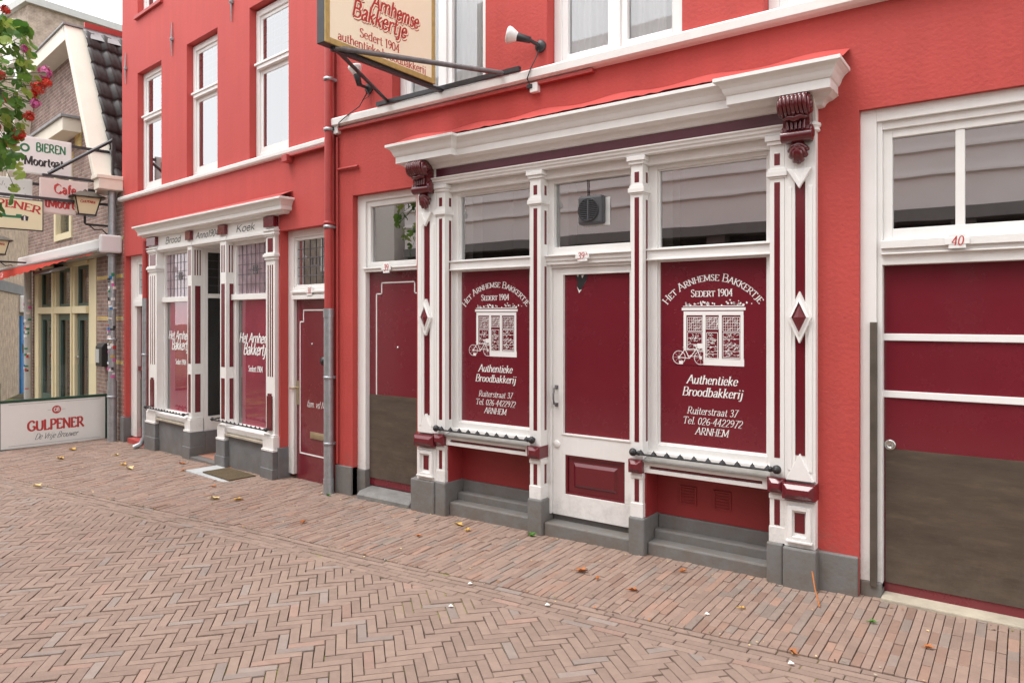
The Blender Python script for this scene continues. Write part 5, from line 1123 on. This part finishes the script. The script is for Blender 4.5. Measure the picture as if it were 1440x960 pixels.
# terrace screen
ts = thing('terrace_screen', FC, (-.69,-.75,-2.0), 'white terrace screen board reading GULPENER in a dark green frame beside the cafe drainpipe', 'terrace screen')
b = MB(FC, 'dark_green'); x = -.69; b.box(x-.05,x+.0,-1.50,-.02,-1.285,-1.245); b.box(x-.05,x+.0,-1.50,-.02,-2.02,-1.975); b.box(x-.05,x+.0,-1.52,-1.46,-2.02,-.98); b.box(x-.05,x,-.05,-.02,-1.975,-1.285); b.build('frame', ts, .004)
b = MB(FC, 'banner'); b.box(x-.03,x-.01,-1.46,-.05,-1.975,-1.285); b.build('board', ts)
b = MB(FC, 'letter_red'); SPB = lambda y,z: plane((x-.008,y,z),(0,1,0),(0,0,1))
text(b, 'GULPENER', SPB(-.74,-1.73), .145, width=.76, thick=.21, thin=.14)
n = 24; fpl = SPB(-.735,-1.435); b.add([fpl(.062*math.cos(2*math.pi*k/n),.062*math.sin(2*math.pi*k/n),0) for k in range(n)], [tuple(range(n))])
b.use('banner'); text(b, 'GB', SPB(-.735,-1.46), .055, width=.075, thick=.2, thin=.13, serif=False, off=.002)
b.use('pvc_grey'); strip(b,-.62,0,.62,0,.006,SPB(-.74,-1.315)); strip(b,-.62,0,.62,0,.006,SPB(-.74,-1.935)); strip(b,-.12,0,-.075,0,.006,fpl); strip(b,.075,0,.12,0,.006,fpl)
b.use('letter_black'); text(b, 'De Vrije Brouwer', SPB(-.74,-1.87), .085, width=.58, thick=.075, thin=.05, serif=False, slant=.4); b.build('lettering', ts)
b = MB(FC, 'glass_clear'); b.quad((x-.02,-1.46,-1.245),(x-.02,-.05,-1.245),(x-.02,-.05,-.75),(x-.02,-1.46,-.75)); b.build('glass_panel', ts)

# ------------------------------------------------------------------ buildings beyond
Db = thing('brick_apartment_block', FW, (-40,15,-3.0), 'tan brick flat-roofed block with white corner panels rising behind the cafe roof', 'building')
cx_, cy_ = -34.1, 7.4
b = MB(FW, 'brick_tan'); b.box(cx_-18,cx_,cy_,cy_+22,-3.5,13.2); b.build('wall', Db)
b = MB(FW, 'pvc_grey'); b.box(cx_-18.2,cx_+.2,cy_-.2,cy_+22.2,13.2,13.5); b.build('roof_edge', Db)
b = MB(FW, 'render_white'); b.box(cx_-16,cx_-.8,cy_-.3,cy_-.01,10.8,12.7); b.build('balcony_panel', Db)
b = MB(FW, 'window_white'); b.ring(cx_-16,cx_-.8,7.4,10.6,.16,cy_-.15,cy_-.01)
for k in range(1,6): b.box(cx_-16+k*2.5-.07,cx_-16+k*2.5+.07,cy_-.15,cy_-.01,7.5,10.5)
o = b.build('window', Db)
b = MB(FW, 'glass_upper'); b.quad((cx_-15.8,cy_-.08,7.5),(cx_-.9,cy_-.08,7.5),(cx_-.9,cy_-.08,10.5),(cx_-15.8,cy_-.08,10.5)); b.build('pane', o)
b = MB(FW, 'window_white'); b.box(cx_-.02,cx_+.07,cy_+6.0,cy_+7.6,10.9,12.1); o = b.build('window', Db)
b = MB(FW, 'dark_front'); b.box(cx_+.05,cx_+.08,cy_+6.15,cy_+7.45,11.05,11.95); b.build('pane', o)
b = MB(FW, 'lead'); b.box(cx_-17,cx_-15,cy_+3,cy_+6,13.5,14.5); b.build('roof_unit', Db)
FE = Fr(-23.4, 2.84, -25.7)
Eb = thing('brick_alley_building', FE, (0,0,-2.6), 'pale brick building with a blue door at the far left beyond the cafe', 'building')
b = MB(FE, 'brick_alley'); b.box(-9,2.9,-5,0,-3.2,7.5); b.build('wall', Eb)
b = MB(FE, 'bluestone'); b.box(-9,2.9,.0,.05,.75,1.05); b.build('stone_band', Eb)
b = MB(FE, 'blue_door'); b.box(-6.8,-4.0,.0,.06,-2.8,.05); o = b.build('door', Eb)
b = MB(FE, 'letter_black'); b.add([(-4.1,.065,-.85),(-4.7,.065,-1.0),(-5.2,.065,-1.2),(-4.2,.065,-1.2)], [(0,1,2,3)]); b.build('mark', o)
b = MB(FE, 'window_white'); b.box(-6.9,-3.9,.0,.3,.15,.72); b.build('door_canopy', Eb, .05)
# the street's other side, seen in the window panes
Ob = thing('panelled_shop_building', FW, (-3,-8.2,-1.9), 'white panelled building with dark shop windows across the street, behind the camera', 'building')
b = MB(FW, 'siding'); b.box(-13,8,-12,-8.1,1.75,6.0)
for k in range(9): b.box(-13,8,-8.1,-8.05,2.28+k*.40,2.32+k*.40)
b.build('wall', Ob)
b = MB(FW, 'dark_front'); b.box(-13,8,-12,-8.5,-2.4,1.75); o = b.build('shop_windows', Ob)
b = MB(FW, 'grey_paint')
for x in (-13,-9,-5,-1,3,7): b.box(x,x+.35,-8.5,-8.2,-2.4,1.6)
b.box(-13,8,-8.6,-8.05,1.55,1.75); b.build('shop_pillar', Ob)
for k, (x, wd, h, m) in enumerate(((-19,5.5,4.2,'render_white'),(-25.5,6,5.0,'brick_tan'),(-33,7,4.6,'brick_cafe'))):
    g_ = thing('gabled_house', FW, (x+wd/2,-9,-2.3), ('white rendered','tan brick','brown brick')[k]+' gabled house across the street, behind the camera to the left', 'house')
    b = MB(FW, m); b.prism([(x,-3),(x+wd,-3),(x+wd,h),(x+wd/2,h+2.0),(x,h)], 'y', -16, -8.2); b.build('wall', g_)
    b = MB(FW, 'window_white')
    for i in (0,1): b.ring(x+.7+i*wd*.48,x+.7+i*wd*.48+1.4,1.6,3.6,.12,-8.2,-8.1)
    b.prism([(x-.2,h-.1),(x+wd/2,h+2.05),(x+wd+.2,h-.1),(x+wd+.2,h+.15),(x+wd/2,h+2.35),(x-.2,h+.15)], 'y', -8.25, -7.95); o = b.build('gable_trim', g_)
    b = MB(FW, 'dark_front')
    for i in (0,1): b.box(x+.8+i*wd*.48,x+.7+i*wd*.48+1.3,-8.2,-8.15,1.7,3.5)
    b.build('pane', g_)
    b = MB(FW, 'roof_tile'); b.prism([(x-.2,h+.02),(x+wd/2,h+2.2),(x+wd+.2,h+.02),(x+wd/2,h+2.0)], 'y', -16, -8.2); b.build('roof', g_)

# ------------------------------------------------------------------ ground details
def gpt(x, y, dz=0.0): return (x, y, zg(x,y)+dz)
sl_m = MB(FB, 'pale_slab'); B0 = FB.w(-1.9,-.3,0)
zz = zg(B0.x, B0.y)+.012
sl_m.box(-2.33,-1.30,-.48,-.09,zz-.05,zz); struct(sl_m.build('threshold_slab', None, .004))
dm = MB(FB, 'mat_brown'); dm.box(-2.02,-1.36,-.42,-.10,zz+.003,zz+.018); tag(dm.build('doormat', None, .004), 'brown coir doormat on the pale slab before the small shopfront', 'doormat')
def leaf(x, y, m, sz, rot, label, kind):
    rr = random.Random(int(x*1000+y*77)); b = MB(FW, m); n = 11; pts = []
    for k in range(n):
        t = 2*math.pi*k/n; r = sz*(1 if k % 2 == 0 else .62)*rr.uniform(.8,1.1); u = r*math.cos(t)*1.25; v = r*math.sin(t)*.8
        pts.append((x+u*math.cos(rot)-v*math.sin(rot), y+u*math.sin(rot)+v*math.cos(rot), zg(x,y)+.012+abs(v)*rr.uniform(.3,1.0)+rr.uniform(0,.008)))
    b.add(pts+[(x,y,zg(x,y)+.012)], [(k,(k+1)%n,n) for k in range(n)])
    b.tube([(x,y,zg(x,y)+.013),(x-sz*1.7*math.cos(rot),y-sz*1.7*math.sin(rot),zg(x,y)+.018)], .0022, 4)
    return tag(b.build('fallen_leaf'), label, 'leaf', 'fallen autumn leaves on the brick paving')
LV = [(-6.66,-.84,'leaf_pale',.062,.3,'large pale yellow fallen leaf on the pavement before the downpipe, left of its yellow neighbour'),
(-6.41,-.74,'leaf_yellow',.052,1.1,'curled yellow fallen leaf on the pavement nearest to the downpipe'),
(-9.05,-1.55,'leaf_pale',.06,.5,'pale fallen leaf lying on the gutter bricks far left'),
(-10.74,-.64,'leaf_yellow',.065,.2,'yellow fallen leaf near the terrace screen corner'),
(-9.07,-.52,'leaf_pale',.07,.1,'large pale fallen leaf midway between terrace screen and gutter'),
(-9.37,-.45,'leaf_yellow',.05,.9,'small yellow fallen leaf behind the large pale leaf on the far pavement'),
(-7.16,-.55,'leaf_orange',.032,.9,'tiny orange fallen leaf in front of the doormat slab'),
(-5.18,-.895,'leaf_orange',.045,2.1,'orange fallen leaf on the pavement in front of door 39'),
(-3.96,-.22,'leaf_yellow',.042,.3,'yellow fallen leaf below the left lettered window, nearer the wall'),
(-3.79,-.30,'leaf_yellow',.035,1.4,'small yellow fallen leaf below the left lettered window, farther from the wall'),
(-2.52,-.60,'leaf_orange',.05,.5,'brown orange curled leaf on the pavement before shop door 39A'),
(-2.36,-.66,'leaf_orange',.026,1.7,'tiny orange leaf beside the brown curled leaf before shop door 39A'),
(-2.07,-.71,'leaf_orange',.036,.4,'flat bright orange leaf on the pavement before the right lettered window'),
(-1.93,-.22,'leaf_orange',.03,1.0,'small brown leaf at the foot of the right window step'),
(-1.40,-.60,'leaf_yellow',.024,.4,'tiny yellow leaf on the pavement before the right pilaster'),
(-.42,-.55,'leaf_orange',.03,.6,'small orange leaf in front of the wide door 40'),
(-1.0,-1.0,'leaf_orange',.028,2.6,'orange leaf on the gutter edge at lower right'),
(-.72,-.38,'weed_green',.024,.3,'fresh green leaf on the paving before the frame of door 40'),
(-8.3,-.25,'leaf_orange',.04,1.9,'orange brown fallen leaf left of the doormat slab'),
(-10.2,-.15,'leaf_pale',.05,1.2,'pale fallen leaf beside the foot of the far left plinth'),
(-11.3,-.25,'leaf_yellow',.055,.7,'yellow fallen leaf against the terrace screen near the sticker pipe'),
(-7.9,.12,'leaf_orange',.04,2.4,'brown fallen leaf lying on the mosaic side of the pale slab'),
(-8.75,-.02,'leaf_orange',.05,.5,'brown fallen leaf at the corner of the small shopfront base'),
(-4.05,-.62,'leaf_orange',.03,.7,'small brown leaf midway between left lettered window and gutter')]
for a in LV: leaf(a[0],a[1],a[2],a[3]*.85,a[4],a[5],None)
LT = [(500,-3.05,-1.18,'white scrap of litter on the gutter, left of its twin'),(0,-2.42,-1.19,'white scrap of litter on the gutter before shop door 39A'),(0,-1.55,-.78,'white scrap of litter on the pavement before the right lettered window'),(0,-.98,-1.12,'white feather scrap at the gutter edge lower right'),(0,-2.9,-1.55,'white speck of litter on the herringbone road')]
for q, x, y, lb in LT:
    b = MB(FW, 'litter_white'); z = zg(x,y)+.006; b.add([(x-.014,y-.008,z),(x+.012,y-.011,z+.006),(x+.016,y+.009,z+.002),(x-.008,y+.012,z+.010)], [(0,1,2,3)]); b.ball((x,y,z+.003), .009,.007,.006, 8, 5); tag(b.build('litter_scrap'), lb, 'litter', 'scraps of white litter')
def weed(x, y, sz, cnt, label):
    b = MB(FW, 'weed_green'); rr = random.Random(int(x*100)); z = zg(x,y)
    for k in range(cnt):
        t = rr.uniform(0,6.28); d = rr.uniform(.2,1)*sz; hx,hy = x+d*math.cos(t), y-abs(d*math.sin(t))*.6; hz = z+rr.uniform(.3,1)*sz; r = sz*rr.uniform(.2,.34)
        b.add([(hx+r*math.cos(a),hy+r*math.sin(a)*.7,hz+r*.4*math.sin(a+t)) for a in (0,1.05,2.1,3.14,4.2,5.2)], [(0,1,2,3,4,5)]); b.tube([(x,y,z),(hx,hy,hz)], .0018, 4)
    tag(b.build('weed'), label, 'weed')
weed(-3.27,-.12,.042,22,'small green weed growing at the foot of the post left of the shop door')
weed(-5.75,-.14,.035,14,'tiny weed sprouting by the drainpipe foot between the red buildings')
b = MB(FW, 'leaf_orange'); b.tube([gpt(-1.10,-.16,.16),gpt(-1.07,-.22,.08),gpt(-1.02,-.32,.012)], .005, 5); tag(b.build('straw'), 'orange straw leaning on the grey plinth right of the shopfront', 'straw')

# ------------------------------------------------------------------ flower basket on a post, upper left
hb = thing('flower_basket', FW, (-7.3,-2.75,1.2), 'hanging basket of red and pink geraniums with trailing green leaves at upper left', 'flower basket')
bx, by, bz = -7.20, -2.72, 1.93
b = MB(FW, 'dark_green'); b.lathe((bx-.08,by,bz-.22), [(0,0),(.14,.02),(.22,.12),(.25,.24),(.24,.24),(.2,.2),(0,.2)], 18); b.tube([(bx-.08,by,bz),(bx-.08,by,bz+.75)], .006, 5); b.build('pot', hb)
rr = random.Random(11)
fo = MB(FW, 'geranium_leaf'); fo.tint = (0,0,0,1); stm = MB(FW, 'stem_green')
def gleaf(c, nrm_, r, tint):
    nrm_ = Vector(nrm_).normalized(); a = nrm_.orthogonal().normalized(); a.rotate(Matrix.Rotation(rr.uniform(0,6.28),3,nrm_)); bq = nrm_.cross(a); c = Vector(c)
    n = 20; vs = [c-nrm_*r*.12]; 
    for k in range(n+1):
        t = .25+(2*math.pi-.5)*k/n; lob = 1-.16*abs(math.sin(t*3.5)); q = r*lob
        vs.append(c+a*(q*math.cos(t))+bq*(q*math.sin(t))+nrm_*(r*(.12*math.sin(3.5*t)+.10)))
    fo.tint = tint; fo.sm = True; fo.add(vs, [(0,k,k+1) for k in range(1,n+1)])
for i in range(430):
    th = rr.uniform(0,6.28); ph = math.acos(rr.uniform(-1,1)); q = rr.uniform(.55,1)**.6
    d = Vector((math.sin(ph)*math.cos(th),math.sin(ph)*math.sin(th),math.cos(ph)))
    lump = 1+.22*math.sin(3*th+1)+.15*math.sin(5*ph+th)
    hgt = .80 if d.z > 0 else .70
    p = Vector((bx+d.x*.50*q*lump, by+d.y*.50*q*lump, bz+d.z*hgt*1.33*q*lump))
    yel = rr.random(); base = (.07,.19,.03) if yel < .4 else (.15,.31,.05) if yel < .75 else (.30,.42,.08)
    k = rr.uniform(.75,1.25); gleaf(p, d+Vector((rr.gauss(0,.6),rr.gauss(0,.6),rr.gauss(.5,.6))), rr.uniform(.034,.072), (base[0]*k,base[1]*k,base[2]*k,1))
    if i % 4 == 0: stm.tube([(bx-.05,by,bz-.05),(bx+(p.x-bx)*.5,by+(p.y-by)*.5,bz+(p.z-bz)*.6+.03),p], [.006,.004,.0025], 4)
fo.build('foliage', hb); stm.build('stem', hb)
FLW = [(.30,-.02,-.29,'petal_red',1.0),(.24,-.1,-.34,'petal_red',1.0),(.36,.0,-.18,'petal_red',.8),(.42,.02,.0,'petal_red',1.0),(.47,.04,.03,'petal_red',.7),(.46,.04,.09,'petal_pink',1.0),(.40,0,-.10,'petal_pink',.7),(.33,.0,.25,'petal_pink',.5),(.22,-.15,.52,'petal_red',.7),(.12,-.2,.60,'petal_red',.8),(.2,-.2,.10,'petal_red',.7),(.22,-.2,-.05,'petal_red',.6),(.38,.02,-.04,'petal_red',.6),(.16,-.22,-.22,'petal_red',.8),(-.1,-.3,.2,'petal_red',1.0),(-.3,-.2,-.1,'petal_pink',1.0)]
for i,(dx,dy,dz,m,s) in enumerate(FLW):
    # dx is measured sideways as seen along the street, dy towards the road
    p0 = Vector((bx+(dx*.81+dy*.5)*1.33, by+(dx*.587-dy*.1)*1.33, bz+dz*1.33)); b = MB(FW, m)
    for k in range(int(26*s)+8):
        d = Vector((rr.gauss(0,1),rr.gauss(0,1),rr.gauss(.2,1))).normalized(); c = p0+d*.054*s*rr.uniform(.6,1.1); a = d.orthogonal().normalized(); q = d.cross(a)
        for w_ in range(5):
            t = w_*1.2566+rr.random()*.3; e = a*math.cos(t)+q*math.sin(t); f2 = a*math.cos(t+.5)+q*math.sin(t+.5); g2 = a*math.cos(t-.5)+q*math.sin(t-.5)
            b.add([c,c+g2*.014,c+e*.022+d*.003,c+f2*.014], [(0,1,2,3)])
    b.build('blossom', hb)
    stm2 = MB(FW, 'stem_green'); stm2.tube([(bx,by,bz+dz*.3),((bx+p0.x)/2,(by+p0.y)/2,(bz+dz*.3+p0.z)/2+.05),p0], .0035, 5); stm2.build('stem', hb)
lp = thing('lamp_post', FW, (-8.0,-4.1,-1.9), 'dark lamp post beside the flower basket, just outside the left edge', 'lamp post')
b = MB(FW, 'iron'); b.tube([(-8.0,-4.1,-2.0),(-8.0,-4.1,-1.0),(-8.0,-4.1,3.6)], [.09,.06,.05], 14); b.build('pole', lp)
b = MB(FW, 'iron'); b.tube([(-8.0,-4.1,2.70),(-7.28,-2.72,2.68)], .02, 8); b.build('arm', lp)
# ------------------------------------------------------------------ crumbs of leaf and grit along the gutter and the wall foot
db = MB(FW, 'leaf_orange'); rr = random.Random(21)
for i in range(520):
    db.use(rr.choice(('leaf_orange','leaf_yellow','stem_green','cream_stone','joint_sand','joint_sand','leaf_pale')))
    x = rr.uniform(-11,1.2); k = rr.random()
    y = lin(GU,x)+rr.gauss(0,.03) if k < .4 else (-.06-abs(rr.gauss(0,.05)) if x > -5.8 else -.06+(-5.8-x)*.095-abs(rr.gauss(0,.06))) if k < .75 else rr.uniform(-1.0,-.15)
    z = zg(x,y)+.007; q = rr.uniform(.003,.010); t = rr.uniform(0,6.28)
    db.add([(x+q*math.cos(t+a)*rr.uniform(.6,1.4),y+q*math.sin(t+a)*rr.uniform(.5,1.2),z+rr.uniform(0,.006)) for a in (0,1.4,2.9,4.5)], [(0,1,2,3)])
o = db.build('leaf_debris'); o['kind'] = 'stuff'; o['label'] = 'crumbs of dry leaf and grit along gutter and wall foot'
